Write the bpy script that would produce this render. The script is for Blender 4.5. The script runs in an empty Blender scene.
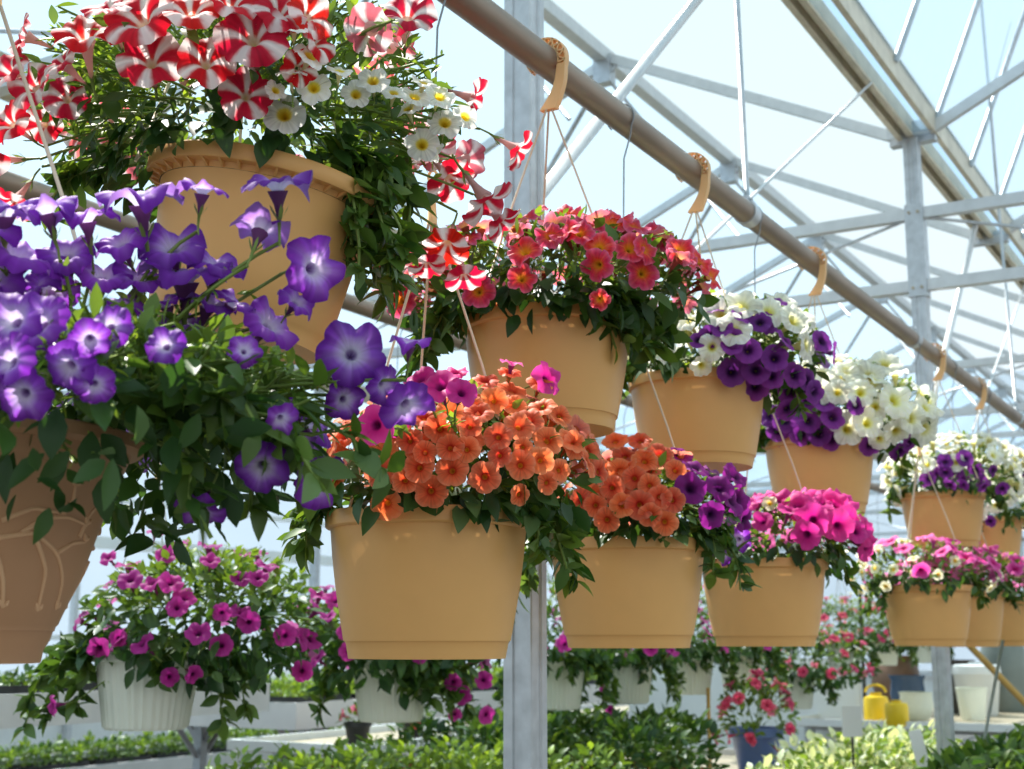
import bpy, math, random
import numpy as np
from mathutils import Vector, Matrix, Quaternion

rnd = random.Random(11)
rng = np.random.default_rng(11)
scene = bpy.context.scene
COL = scene.collection
PI = math.pi

# ------------------------------------------------------------------ camera model
CAM_Z = 1.25
F_PX = 1355.0
PITCH = math.radians(10.68)
PHI = math.radians(30.07)            # heading, left of the +y axis (the axis of the greenhouse)
SP, CP = math.sin(PITCH), math.cos(PITCH)
SF, CF = math.sin(PHI), math.cos(PHI)
CAM = np.array([0.0, 0.0, CAM_Z])


def c2w(X, Y, Z):
    """camera-levelled coordinates (right, forward, up) to the world"""
    return np.array([X * CF - Y * SF, X * SF + Y * CF, Z + CAM_Z])


def ray(px, py):
    v = 384.5 - py
    d = np.array([px - 512.0, F_PX * CP - v * SP, F_PX * SP + v * CP])
    return d / d[1]


def P(px, py, Y):
    d = ray(px, py) * Y
    return c2w(*d)


def cdir(r, u, t):
    """direction given as right, up, towards the viewer -> world"""
    w = np.array([r * CF + t * SF, r * SF - t * CF, u])
    return w / np.linalg.norm(w)


# ------------------------------------------------------------------ materials
MATS = {}


def new_mat(name):
    m = bpy.data.materials.new(name)
    m.use_nodes = True
    nt = m.node_tree
    nt.nodes.clear()
    out = nt.nodes.new('ShaderNodeOutputMaterial')
    return m, nt, out


def srgb(r, g, b):
    f = lambda c: (c / 255 / 12.92) if c / 255 <= 0.04045 else ((c / 255 + 0.055) / 1.055) ** 2.4
    return (f(r), f(g), f(b), 1.0)


def plain(name, col, rough=0.5, metal=0.0, spec=0.5, noise=0.0, scale=20.0, bump=0.0, trans=0.0, stretch=None):
    if name in MATS:
        return MATS[name]
    m, nt, out = new_mat(name)
    N, L = nt.nodes, nt.links
    b = N.new('ShaderNodeBsdfPrincipled')
    b.inputs['Roughness'].default_value = rough
    b.inputs['Metallic'].default_value = metal
    b.inputs['Specular IOR Level'].default_value = spec
    b.inputs['Base Color'].default_value = col
    if noise or bump:
        tc = N.new('ShaderNodeTexCoord')
        mp = N.new('ShaderNodeMapping')
        if stretch:
            mp.inputs['Scale'].default_value = stretch
        L.new(tc.outputs['Object'], mp.inputs['Vector'])
        nz = N.new('ShaderNodeTexNoise')
        nz.inputs['Scale'].default_value = scale
        nz.inputs['Detail'].default_value = 5.0
        L.new(mp.outputs['Vector'], nz.inputs['Vector'])
        if noise:
            mr = N.new('ShaderNodeMapRange')
            mr.inputs['From Min'].default_value = 0.3
            mr.inputs['From Max'].default_value = 0.7
            mr.inputs['To Min'].default_value = 1.0 - noise
            mr.inputs['To Max'].default_value = 1.0 + noise * 0.6
            L.new(nz.outputs['Fac'], mr.inputs['Value'])
            mx = N.new('ShaderNodeMix')
            mx.data_type = 'RGBA'
            mx.blend_type = 'MULTIPLY'
            mx.inputs['Factor'].default_value = 1.0
            mx.inputs['A'].default_value = col
            cmb = N.new('ShaderNodeCombineColor')
            for k in ('Red', 'Green', 'Blue'):
                L.new(mr.outputs['Result'], cmb.inputs[k])
            L.new(cmb.outputs['Color'], mx.inputs['B'])
            L.new(mx.outputs['Result'], b.inputs['Base Color'])
        if bump:
            bp = N.new('ShaderNodeBump')
            bp.inputs['Strength'].default_value = bump
            bp.inputs['Distance'].default_value = 0.01
            L.new(nz.outputs['Fac'], bp.inputs['Height'])
            L.new(bp.outputs['Normal'], b.inputs['Normal'])
    if trans > 0:
        t = N.new('ShaderNodeBsdfTranslucent')
        t.inputs['Color'].default_value = col
        ms = N.new('ShaderNodeMixShader')
        ms.inputs['Fac'].default_value = trans
        L.new(b.outputs[0], ms.inputs[1])
        L.new(t.outputs[0], ms.inputs[2])
        L.new(ms.outputs[0], out.inputs['Surface'])
    else:
        L.new(b.outputs[0], out.inputs['Surface'])
    MATS[name] = m
    return m


def organ(name, trans, rough, spec, back_white=0.0, hue_jit=0.0, val_jit=0.15, vein=False, tboost=(1, 1, 1)):
    """petals and leaves: colour attribute, light passes through"""
    m, nt, out = new_mat(name)
    N, L = nt.nodes, nt.links
    at = N.new('ShaderNodeAttribute')
    at.attribute_name = 'Col'
    oi = N.new('ShaderNodeObjectInfo')
    hs = N.new('ShaderNodeHueSaturation')
    mr = N.new('ShaderNodeMapRange')
    mr.inputs['To Min'].default_value = 1 - val_jit
    mr.inputs['To Max'].default_value = 1 + val_jit * 0.6
    L.new(oi.outputs['Random'], mr.inputs['Value'])
    L.new(mr.outputs['Result'], hs.inputs['Value'])
    if hue_jit:
        mh = N.new('ShaderNodeMapRange')
        mh.inputs['To Min'].default_value = 0.5 - hue_jit
        mh.inputs['To Max'].default_value = 0.5 + hue_jit
        L.new(oi.outputs['Random'], mh.inputs['Value'])
        L.new(mh.outputs['Result'], hs.inputs['Hue'])
    L.new(at.outputs['Color'], hs.inputs['Color'])
    colour = hs.outputs['Color']
    if back_white:
        ge = N.new('ShaderNodeNewGeometry')
        mul = N.new('ShaderNodeMath')
        mul.operation = 'MULTIPLY'
        mul.inputs[1].default_value = back_white
        L.new(ge.outputs['Backfacing'], mul.inputs[0])
        mx = N.new('ShaderNodeMix')
        mx.data_type = 'RGBA'
        mx.inputs['B'].default_value = (0.85, 0.78, 0.85, 1)
        L.new(mul.outputs[0], mx.inputs['Factor'])
        L.new(colour, mx.inputs['A'])
        colour = mx.outputs['Result']
    b = N.new('ShaderNodeBsdfPrincipled')
    b.inputs['Roughness'].default_value = rough
    b.inputs['Specular IOR Level'].default_value = spec
    L.new(colour, b.inputs['Base Color'])
    t = N.new('ShaderNodeBsdfTranslucent')
    tm = N.new('ShaderNodeMix')
    tm.data_type = 'RGBA'
    tm.blend_type = 'MULTIPLY'
    tm.inputs['Factor'].default_value = 1.0
    tm.inputs['B'].default_value = (*tboost, 1)
    L.new(colour, tm.inputs['A'])
    L.new(tm.outputs['Result'], t.inputs['Color'])
    ms = N.new('ShaderNodeMixShader')
    ms.inputs['Fac'].default_value = trans
    L.new(b.outputs[0], ms.inputs[1])
    L.new(t.outputs[0], ms.inputs[2])
    L.new(ms.outputs[0], out.inputs['Surface'])
    MATS[name] = m
    return m


M_PETAL = organ('petal', 0.48, 0.55, 0.25, back_white=0.16, hue_jit=0.008, val_jit=0.2)
M_LEAF = organ('leaf', 0.36, 0.42, 0.45, val_jit=0.05, tboost=(1.7, 1.55, 0.7))
M_STEM = plain('stem_green', srgb(128, 150, 72), 0.6, trans=0.2)
M_TAN = plain('tan_plastic', srgb(230, 174, 106), 0.42, spec=0.4, noise=0.06, scale=9, bump=0.02, trans=0.1)
M_TAN2 = plain('clay_tan_plastic', srgb(184, 138, 102), 0.5, spec=0.35, noise=0.08, scale=7, bump=0.03, trans=0.06)
M_HOOK = plain('hook_plastic', srgb(244, 202, 146), 0.4, spec=0.4, trans=0.25)
M_RELIEF = plain('relief_painted_highlight', srgb(208, 164, 126), 0.5, spec=0.35)  # raised vines tinted paler than the pot, a highlight painted into the colour
M_SOIL = plain('soil', srgb(58, 42, 30), 0.95, noise=0.4, scale=60, bump=0.6)
M_WHITEPOT = plain('white_plastic', srgb(232, 235, 220), 0.45, noise=0.04, scale=6, trans=0.12)
M_GALV = plain('galvanised_steel', srgb(190, 195, 200), 0.42, metal=0.55, noise=0.16, scale=26, bump=0.05)
M_GALV_D = plain('galvanised_weathered', srgb(182, 168, 142), 0.55, metal=0.35, noise=0.25, scale=18, bump=0.06)
M_PIPE = plain('conduit_pipe', srgb(146, 130, 116), 0.45, metal=0.6, noise=0.28, scale=14, bump=0.06, stretch=(1, .25, 1))
M_GUTTER = plain('gutter_steel', srgb(214, 206, 188), 0.5, metal=0.25, noise=0.16, scale=12, bump=0.05)
M_ALU = plain('aluminium', srgb(205, 208, 210), 0.4, metal=0.4, noise=0.08, scale=20)
M_WIRE = plain('wire_pale', srgb(226, 206, 180), 0.45)
M_WIREG = plain('wire_grey', srgb(130, 134, 138), 0.4, metal=0.6)
M_DARK = plain('black_plastic', srgb(36, 36, 36), 0.55)
M_WHITE = plain('white_paint', srgb(232, 234, 232), 0.5, noise=0.05, scale=4)
M_BOARD = plain('bench_board', srgb(214, 210, 206), 0.6, noise=0.08, scale=5)
M_BLUE = plain('blue_glaze', srgb(92, 116, 172), 0.3, noise=0.1, scale=8)
M_YELLOW = plain('yellow_plastic', srgb(238, 200, 30), 0.4, noise=0.05, scale=8)
M_TERRA = plain('terracotta', srgb(186, 98, 64), 0.75, noise=0.15, scale=20)
M_WOOD = plain('tan_wood', srgb(200, 158, 84), 0.7, noise=0.2, scale=12)
M_BROWN = plain('brown_glaze', srgb(130, 96, 72), 0.45, noise=0.2, scale=10)
M_GREYG = plain('grey_barrel', srgb(120, 128, 122), 0.5, noise=0.12, scale=6)
M_FLOOR = plain('concrete', srgb(96, 94, 90), 0.9, noise=0.18, scale=1.6, bump=0.1)
M_LABEL = plain('label_grey', srgb(206, 208, 206), 0.5)


def film_mat(name, tcol, mixf):
    m, nt, out = new_mat(name)
    N, L = nt.nodes, nt.links
    tr = N.new('ShaderNodeBsdfTransparent')
    tr.inputs['Color'].default_value = tcol
    tl = N.new('ShaderNodeBsdfTranslucent')
    tl.inputs['Color'].default_value = (0.22, 0.31, 0.40, 1)
    tc = N.new('ShaderNodeTexCoord')
    nz = N.new('ShaderNodeTexNoise')
    nz.inputs['Scale'].default_value = 1.3
    nz.inputs['Detail'].default_value = 4
    L.new(tc.outputs['Object'], nz.inputs['Vector'])
    mr = N.new('ShaderNodeMapRange')
    mr.inputs['From Min'].default_value = 0.3
    mr.inputs['From Max'].default_value = 0.7
    mr.inputs['To Min'].default_value = mixf - 0.07
    mr.inputs['To Max'].default_value = mixf + 0.07
    L.new(nz.outputs['Fac'], mr.inputs['Value'])
    ms = N.new('ShaderNodeMixShader')
    L.new(mr.outputs['Result'], ms.inputs['Fac'])
    L.new(tr.outputs[0], ms.inputs[1])
    L.new(tl.outputs[0], ms.inputs[2])
    L.new(ms.outputs[0], out.inputs['Surface'])
    MATS[name] = m
    return m


M_FILM = film_mat('poly_film', (0.86, 0.93, 0.99, 1), 0.42)
M_GLASS = film_mat('clear_sheet', (0.80, 0.90, 1.0, 1), 0.12)


# ------------------------------------------------------------------ object helpers
def tag(o, label=None, cat=None, group=None, kind=None):
    if label: o['label'] = label
    if cat: o['category'] = cat
    if group: o['group'] = group
    if kind: o['kind'] = kind
    return o


def empty(name, loc):
    o = bpy.data.objects.new(name, None)
    o.empty_display_size = 0.05
    COL.objects.link(o)
    o.location = Vector(loc)
    return o


def link(name, mesh, parent=None, loc=(0, 0, 0)):
    o = bpy.data.objects.new(name, mesh)
    COL.objects.link(o)
    if parent is not None:
        o.parent = parent
    o.location = Vector(loc)
    return o


class MB:
    """collects shapes and links them as ONE mesh object; points are world points, 'org' is subtracted"""

    def __init__(self, org=(0, 0, 0)):
        self.v, self.f, self.m, self.c = [], [], [], []
        self.org = np.array(org, float)
        self.n = 0

    def add(self, verts, faces, mi=0, col=(1, 1, 1)):
        verts = np.asarray(verts, float) - self.org
        self.v.append(verts)
        b = self.n
        self.f.extend([tuple(i + b for i in f) for f in faces])
        self.m.extend([mi] * len(faces))
        c = np.asarray(col, float)
        if c.ndim == 1:
            c = np.tile(c[:3], (len(verts), 1))
        self.c.append(c)
        self.n += len(verts)

    def box(self, p0, p1, mi=0):
        x0, y0, z0 = p0
        x1, y1, z1 = p1
        v = [(x0, y0, z0), (x1, y0, z0), (x1, y1, z0), (x0, y1, z0), (x0, y0, z1), (x1, y0, z1), (x1, y1, z1), (x0, y1, z1)]
        f = [(0, 3, 2, 1), (4, 5, 6, 7), (0, 1, 5, 4), (1, 2, 6, 5), (2, 3, 7, 6), (3, 0, 4, 7)]
        self.add(v, f, mi)

    def bar(self, a, b, w, h, up=(0, 0, 1), mi=0):
        """square tube from a to b"""
        a, b = np.array(a, float), np.array(b, float)
        d = (b - a) / np.linalg.norm(b - a)
        up = np.array(up, float)
        s = np.cross(d, up); s /= np.linalg.norm(s)
        u = np.cross(s, d)
        v = []
        for p in (a, b):
            for (i, j) in ((-1, -1), (1, -1), (1, 1), (-1, 1)):
                v.append(p + s * i * w / 2 + u * j * h / 2)
        f = [(0, 1, 2, 3), (7, 6, 5, 4), (0, 4, 5, 1), (1, 5, 6, 2), (2, 6, 7, 3), (3, 7, 4, 0)]
        self.add(v, f, mi)

    def tube(self, pts, r, n=8, mi=0, cap=True, col=(1, 1, 1)):
        pts = np.array(pts, float)
        k = len(pts)
        r = np.full(k, r, float) if np.isscalar(r) else np.array(r, float)
        t = np.gradient(pts, axis=0)
        t /= np.linalg.norm(t, axis=1, keepdims=True) + 1e-12
        ref = np.array([0, 0, 1.0]) if abs(t[:, 2]).max() < 0.9 else np.array([0.3, 1.0, 0.1])
        if abs((t @ ref) / np.linalg.norm(ref)).max() > 0.97:
            ref = np.array([1.0, 0.2, 0.1])
        s = np.cross(t, ref)
        s /= np.linalg.norm(s, axis=1, keepdims=True) + 1e-12
        u = np.cross(s, t)
        a = np.linspace(0, 2 * PI, n, endpoint=False)
        v = pts[:, None, :] + r[:, None, None] * (np.cos(a)[None, :, None] * s[:, None, :] + np.sin(a)[None, :, None] * u[:, None, :])
        f = []
        for i in range(k - 1):
            for j in range(n):
                j2 = (j + 1) % n
                f.append((i * n + j, i * n + j2, (i + 1) * n + j2, (i + 1) * n + j))
        if cap:
            f.append(tuple(range(n)))
            f.append(tuple(reversed(range((k - 1) * n, k * n))))
        self.add(v.reshape(-1, 3), f, mi, col)

    def lathe(self, prof, c, n=48, mi=0, rib=None, closed_bottom=True):
        """prof: list of (r, z)"""
        c = np.array(c, float)
        a = np.linspace(0, 2 * PI, n, endpoint=False)
        v = []
        for (r, z) in prof:
            rr = np.full(n, r)
            if rib and rib[2] <= z <= rib[3]:
                rr = r + rib[1] * (np.cos(a * rib[0]) > 0)
            v.append(np.stack([c[0] + rr * np.cos(a), c[1] + rr * np.sin(a), np.full(n, c[2] + z)], 1))
        v = np.concatenate(v)
        f = []
        for i in range(len(prof) - 1):
            for j in range(n):
                j2 = (j + 1) % n
                f.append((i * n + j, i * n + j2, (i + 1) * n + j2, (i + 1) * n + j))
        if closed_bottom:
            f.append(tuple(reversed(range(n))))
        self.add(v, f, mi)

    def mesh(self, name, mats, smooth=False, colour=False):
        me = bpy.data.meshes.new(name)
        V = np.concatenate(self.v) if self.v else np.zeros((0, 3))
        me.from_pydata(V.tolist(), [], self.f)
        mats = mats if isinstance(mats, (list, tuple)) else [mats]
        for m in mats:
            me.materials.append(m)
        if len(mats) > 1:
            me.polygons.foreach_set('material_index', np.array(self.m, np.int32))
        if smooth:
            me.polygons.foreach_set('use_smooth', np.ones(len(self.f), bool))
        if colour:
            ca = me.color_attributes.new('Col', 'FLOAT_COLOR', 'POINT')
            C = np.concatenate(self.c)
            C4 = np.concatenate([C, np.ones((len(C), 1))], 1).astype(np.float32)
            ca.data.foreach_set('color', C4.ravel())
        me.update()
        return me

    def build(self, name, mats, parent=None, smooth=False, colour=False, angle=None):
        me = self.mesh(name, mats, smooth, colour)
        if angle:
            me.polygons.foreach_set('use_smooth', np.ones(len(self.f), bool))
            me.set_sharp_from_angle(angle=math.radians(angle))
        o = link(name, me, parent, (0, 0, 0) if parent is not None else self.org)
        return o


def struct(mb, name, mats, label=None, **kw):
    o = mb.build(name, mats, None, **kw)
    o['kind'] = 'structure'
    return o


# ------------------------------------------------------------------ flowers
def lin(c):
    return np.array(srgb(*c)[:3])


FLOWER_MESH = {}


def flower_mesh(kind, R, style, variant):
    """funnel-shaped bloom facing +z, throat at the origin, tube and stalk behind"""
    key = (kind, variant)
    if key in FLOWER_MESH:
        return FLOWER_MESH[key]
    r_ = np.random.default_rng(abs(hash_str(kind)) % 9999 + variant * 77)
    hi = style.get('hi', False)
    NA = 60 if hi else 30
    rho = np.array([0.0, .07, .13, .2, .3, .42, .56, .7, .82, .92, 1.0]) if hi else np.array([0, .1, .2, .32, .5, .72, .9, 1.0])
    th = np.linspace(0, 2 * PI, NA, endpoint=False)
    lob = np.abs(np.cos(2.5 * th))                      # 1 at the lobe middles, 0 at the notches
    notch = style.get('notch', .16)
    outline = 1 - notch * (1 - lob) ** 2.2
    amp = r_.uniform(.03, .12, 5)
    ph = r_.uniform(0, 2 * PI, 5)
    ruffle = sum(amp[k] * np.sin((k + 2) * th + ph[k]) for k in range(5)) * style.get('ruffle', 1.0)
    ruffle += .05 * style.get('ruffle', 1.0) * np.sin(13 * th + ph[0])
    fold = style.get('fold', .07)
    depth = style.get('depth', .55)
    curl = style.get('curl', .12)
    mb = MB()
    vein = r_.normal(size=NA) * (.085 if hi else .05)
    V, C = [], []
    for p in rho:
        rr = R * p * (1 + (outline - 1) * min(1, p * 1.05) ** 2)
        # flat limb with a funnel in the middle, reflexed edge
        z = -depth * R * math.exp(-(p / .24) ** 1.6) - curl * R * max(0, p - .55) ** 2 * 3
        zz = z + R * ruffle * p ** 2.2 * .9 + R * fold * (lob - .5) * p * (1 - .3 * p)
        V.append(np.stack([rr * np.cos(th), rr * np.sin(th), zz + 0 * th], 1))
        C.append(style['col'](p, th, lob, r_) * (1 + vein * min(1, p * 2))[:, None])
    V = np.concatenate(V)
    C = np.concatenate(C)
    nr = len(rho)
    f = []
    for i in range(nr - 1):
        for j in range(NA):
            j2 = (j + 1) % NA
            f.append((i * NA + j, (i + 1) * NA + j, (i + 1) * NA + j2, i * NA + j2))
    mb.add(V, f, 0, C)
    # outside of the funnel: a narrow tube widening into the limb
    tl = style.get('tube', 1.0) * R
    tc = style.get('tubecol', lin((190, 160, 190)))
    prof = [(.30, -.30), (.2, -.42 - depth * .2), (.13, -.6 - tl / R * .25), (.085, -.75 - tl / R * .5), (.07, -.8 - tl / R * .75)]
    n2 = 10
    a = np.linspace(0, 2 * PI, n2, endpoint=False)
    v2 = np.concatenate([np.stack([R * q * np.cos(a), R * q * np.sin(a), np.full(n2, R * z)], 1) for q, z in prof])
    f2 = [(i * n2 + (j + 1) % n2, i * n2 + j, (i + 1) * n2 + j, (i + 1) * n2 + (j + 1) % n2) for i in range(len(prof) - 1) for j in range(n2)]
    mb.add(v2, f2, 0, tc)
    zb = R * (-.8 - tl / R * .75)
    # green calyx lobes and the stalk
    for k in range(5):
        t = 2 * PI * k / 5 + .3
        d = np.array([math.cos(t), math.sin(t), 0])
        s = np.array([-math.sin(t), math.cos(t), 0])
        b0 = np.array([0, 0, zb - .02 * R])
        L = .42 * R
        mb.add([b0 + d * .05 * R - s * .05 * R, b0 + d * .05 * R + s * .05 * R, b0 + d * (.22 * R) + np.array([0, 0, L * .6]) + s * .05 * R,
                b0 + d * (.3 * R) + np.array([0, 0, L]), b0 + d * (.22 * R) + np.array([0, 0, L * .6]) - s * .05 * R], [(0, 1, 2, 3, 4)], 1, lin((110, 150, 60)))
    mb.tube([(0, 0, zb + .03 * R), (0.03 * R, 0, zb - .35 * R), (.0, .05 * R, zb - .75 * R)], [.07 * R, .045 * R, .04 * R], 5, 1, col=lin((110, 150, 60)))
    me = mb.mesh('bloom_' + kind, [M_PETAL, M_STEM], smooth=True, colour=True)
    FLOWER_MESH[key] = me
    return me


def hash_str(s):
    h = 7
    for ch in s:
        h = (h * 31 + ord(ch)) % 1000003
    return h


def ramp(p, stops):
    for (a, ca), (b, cb) in zip(stops[:-1], stops[1:]):
        if p <= b:
            t = (p - a) / (b - a + 1e-9)
            return ca * (1 - t) + cb * t
    return stops[-1][1]


def radial(stops, ribs=None, ribamt=0.0, ribcol=None):
    st = [(p, lin(c)) for p, c in stops]

    def fn(p, th, lob, r_):
        c = np.tile(ramp(p, st), (len(th), 1))
        if ribamt:
            w = (np.clip((lob - .86) / .14, 0, 1) * ribamt * (1 - p ** 3))[:, None]
            c = c * (1 - w) + lin(ribcol) * w
        return c * (1 + r_.uniform(-.05, .05))
    return fn


def star(p, th, lob, r_):
    red, white, core = lin((214, 22, 46)), lin((250, 238, 236)), lin((236, 226, 150))
    # distance from the middle of a lobe, in arc units
    d = np.abs(((th / (2 * PI / 5) + .5) % 1) - .5) * (2 * PI / 5)
    half = .17 + .10 * (1 - p) + .16 * max(0, .35 - p) / .35
    half = half + (.05 if p > .8 else 0)
    w = 1 / (1 + np.exp((d - half) * 38))
    if p < .16:
        w = np.ones_like(w)
    c = red[None] * (1 - w[:, None]) + white[None] * w[:, None]
    if p < .22:
        k = (1 - p / .22)
        c = c * (1 - k) + core * k
    return c


def purple(p, th, lob, r_):
    st = [(0, lin((70, 30, 110))), (.1, lin((150, 110, 190))), (.2, lin((232, 222, 244))), (.36, lin((206, 172, 236))), (.55, lin((164, 92, 212))),
          (.8, lin((136, 52, 184))), (1, lin((118, 38, 164)))]
    c = np.tile(ramp(p, st), (len(th), 1))
    w = (np.clip((lob - .8) / .2, 0, 1) * .35 * (1 - p))[:, None]
    return c * (1 - w) + lin((226, 206, 240)) * w


STYLES = {
    'purple': dict(R=.037, hi=True, notch=.14, ruffle=1.5, fold=.14, depth=.5, curl=.25, tube=.35, tubecol=lin((120, 70, 120)), col=purple),
    'star': dict(R=.042, hi=True, notch=.16, ruffle=.9, fold=.1, depth=.55, curl=.15, tube=.9, tubecol=lin((222, 176, 170)), col=star),
    'white': dict(R=.025, hi=True, notch=.2, ruffle=.8, depth=.5, tube=.7, tubecol=lin((226, 220, 170)),
                  col=radial([(0, (196, 150, 20)), (.16, (240, 196, 30)), (.3, (250, 226, 90)), (.42, (250, 248, 232)), (1, (250, 250, 248))])),
    'coral': dict(R=.029, hi=True, notch=.2, ruffle=1.3, depth=.5, tube=.8, tubecol=lin((150, 70, 60)),
                  col=radial([(0, (120, 60, 10)), (.14, (250, 190, 40)), (.26, (246, 130, 40)), (.45, (236, 66, 66)), (.75, (232, 50, 88)), (1, (244, 120, 156))], None, .25, (250, 150, 90))),
    'orange': dict(R=.0245, hi=True, notch=.13, ruffle=.6, depth=.45, tube=.8, tubecol=lin((196, 100, 60)),
                   col=radial([(0, (180, 120, 20)), (.1, (214, 150, 40)), (.2, (196, 50, 30)), (.34, (240, 98, 54)), (.7, (251, 124, 78)), (1, (253, 152, 110))], None, .25, (200, 52, 36))),
    'magenta': dict(R=.029, notch=.13, ruffle=1.1, depth=.5, tube=.8, tubecol=lin((150, 60, 120)),
                    col=radial([(0, (80, 10, 70)), (.15, (120, 14, 90)), (.35, (222, 36, 146)), (1, (240, 78, 172))])),
    'violet': dict(R=.027, notch=.1, ruffle=.6, depth=.45, tube=.8, tubecol=lin((110, 60, 120)),
                   col=radial([(0, (150, 120, 40)), (.1, (44, 14, 64)), (.28, (64, 18, 80)), (.5, (124, 46, 144)), (1, (148, 68, 168))])),
    'plum': dict(R=.029, notch=.12, ruffle=.9, depth=.5, tube=.8, tubecol=lin((120, 50, 110)),
                 col=radial([(0, (40, 8, 50)), (.25, (80, 16, 84)), (.5, (138, 26, 130)), (1, (156, 44, 150))])),
    'cream': dict(R=.037, hi=True, notch=.17, ruffle=1.0, depth=.55, tube=.9, tubecol=lin((220, 216, 150)),
                  col=radial([(0, (170, 160, 40)), (.12, (226, 206, 60)), (.24, (240, 236, 140)), (.42, (250, 248, 224)), (1, (252, 252, 244))])),
    'pink': dict(R=.033, notch=.12, ruffle=.9, depth=.5, tube=.8, tubecol=lin((190, 90, 150)),
                 col=radial([(0, (150, 20, 90)), (.18, (186, 16, 104)), (.4, (230, 50, 150)), (.75, (244, 90, 180)), (1, (248, 120, 196))])),
    'cerise': dict(R=.033, notch=.13, ruffle=1.0, depth=.5, tube=.9, tubecol=lin((150, 60, 120)),
                   col=radial([(0, (50, 8, 50)), (.14, (90, 10, 76)), (.32, (190, 36, 140)), (1, (218, 70, 172))])),
    'rose': dict(R=.034, notch=.14, ruffle=1.0, depth=.5, tube=.9, tubecol=lin((190, 80, 110)),
                 col=radial([(0, (120, 20, 60)), (.3, (214, 40, 90)), (1, (236, 92, 130))], None, .4, (250, 170, 190))),
    'lemon': dict(R=.02, notch=.16, ruffle=.7, depth=.5, tube=.7, tubecol=lin((226, 220, 150)),
                  col=radial([(0, (200, 150, 20)), (.2, (240, 200, 40)), (.45, (250, 244, 190)), (1, (252, 250, 226))])),
}


# ------------------------------------------------------------------ foliage
T_L = np.array([0, .16, .38, .62, .83, 1.0])
W_L = np.array([.05, .30, .5, .44, .24, .02])


def leaves(mb, pos, dirs, nrm, L, W, col, fold=.3, droop=.25, mi=0):
    """a batch of leaves added to mb: 6x3 points each"""
    pos, dirs, nrm = np.asarray(pos), np.asarray(dirs), np.asarray(nrm)
    n = len(pos)
    if n == 0:
        return
    d = dirs / (np.linalg.norm(dirs, axis=1, keepdims=True) + 1e-9)
    s = np.cross(d, nrm)
    s /= np.linalg.norm(s, axis=1, keepdims=True) + 1e-9
    u = np.cross(s, d)
    L = np.broadcast_to(L, (n,))
    W = np.broadcast_to(W, (n,))
    droop = np.broadcast_to(droop, (n,))
    pts = []
    for t, w in zip(T_L, W_L):
        mid = pos + d * (t * L)[:, None] - u * (droop * t * t * L)[:, None]
        off = (w * W)[:, None]
        lift = u * (fold * w * W)[:, None]
        pts.append(np.stack([mid - s * off + lift, mid, mid + s * off + lift], 1))
    v = np.stack(pts, 1)                         # n,6,3,3
    k = len(T_L)
    base = []
    for i in range(k - 1):
        for j in range(2):
            base.append((i * 3 + j, i * 3 + j + 1, (i + 1) * 3 + j + 1, (i + 1) * 3 + j))
    base = np.array(base)
    F = (base[None] + (np.arange(n) * k * 3)[:, None, None]).reshape(-1, 4)
    C = np.repeat(np.asarray(col), k * 3, axis=0)
    mb.add(v.reshape(-1, 3), [tuple(x) for x in F.tolist()], mi, C)


def unit(v):
    return v / (np.linalg.norm(v, axis=-1, keepdims=True) + 1e-9)


G_DARK = lin((36, 68, 33))
G_MID = lin((76, 114, 46))
G_LIME = lin((158, 186, 70))
G_GREY = lin((120, 150, 96))


def greens(n, lime):
    """lime 0..1 array: young growth is yellower"""
    a = rng.random((n, 1)) * .55
    base = G_DARK * (1 - a) + G_MID * a
    l = np.clip(np.asarray(lime)[:, None] * rng.uniform(.5, 1.15, (n, 1)), 0, 1)
    out = base * (1 - l) + G_LIME * l
    g = (rng.random((n, 1)) < .12)
    return np.where(g, out * .6 + G_GREY * .4, out)


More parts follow.
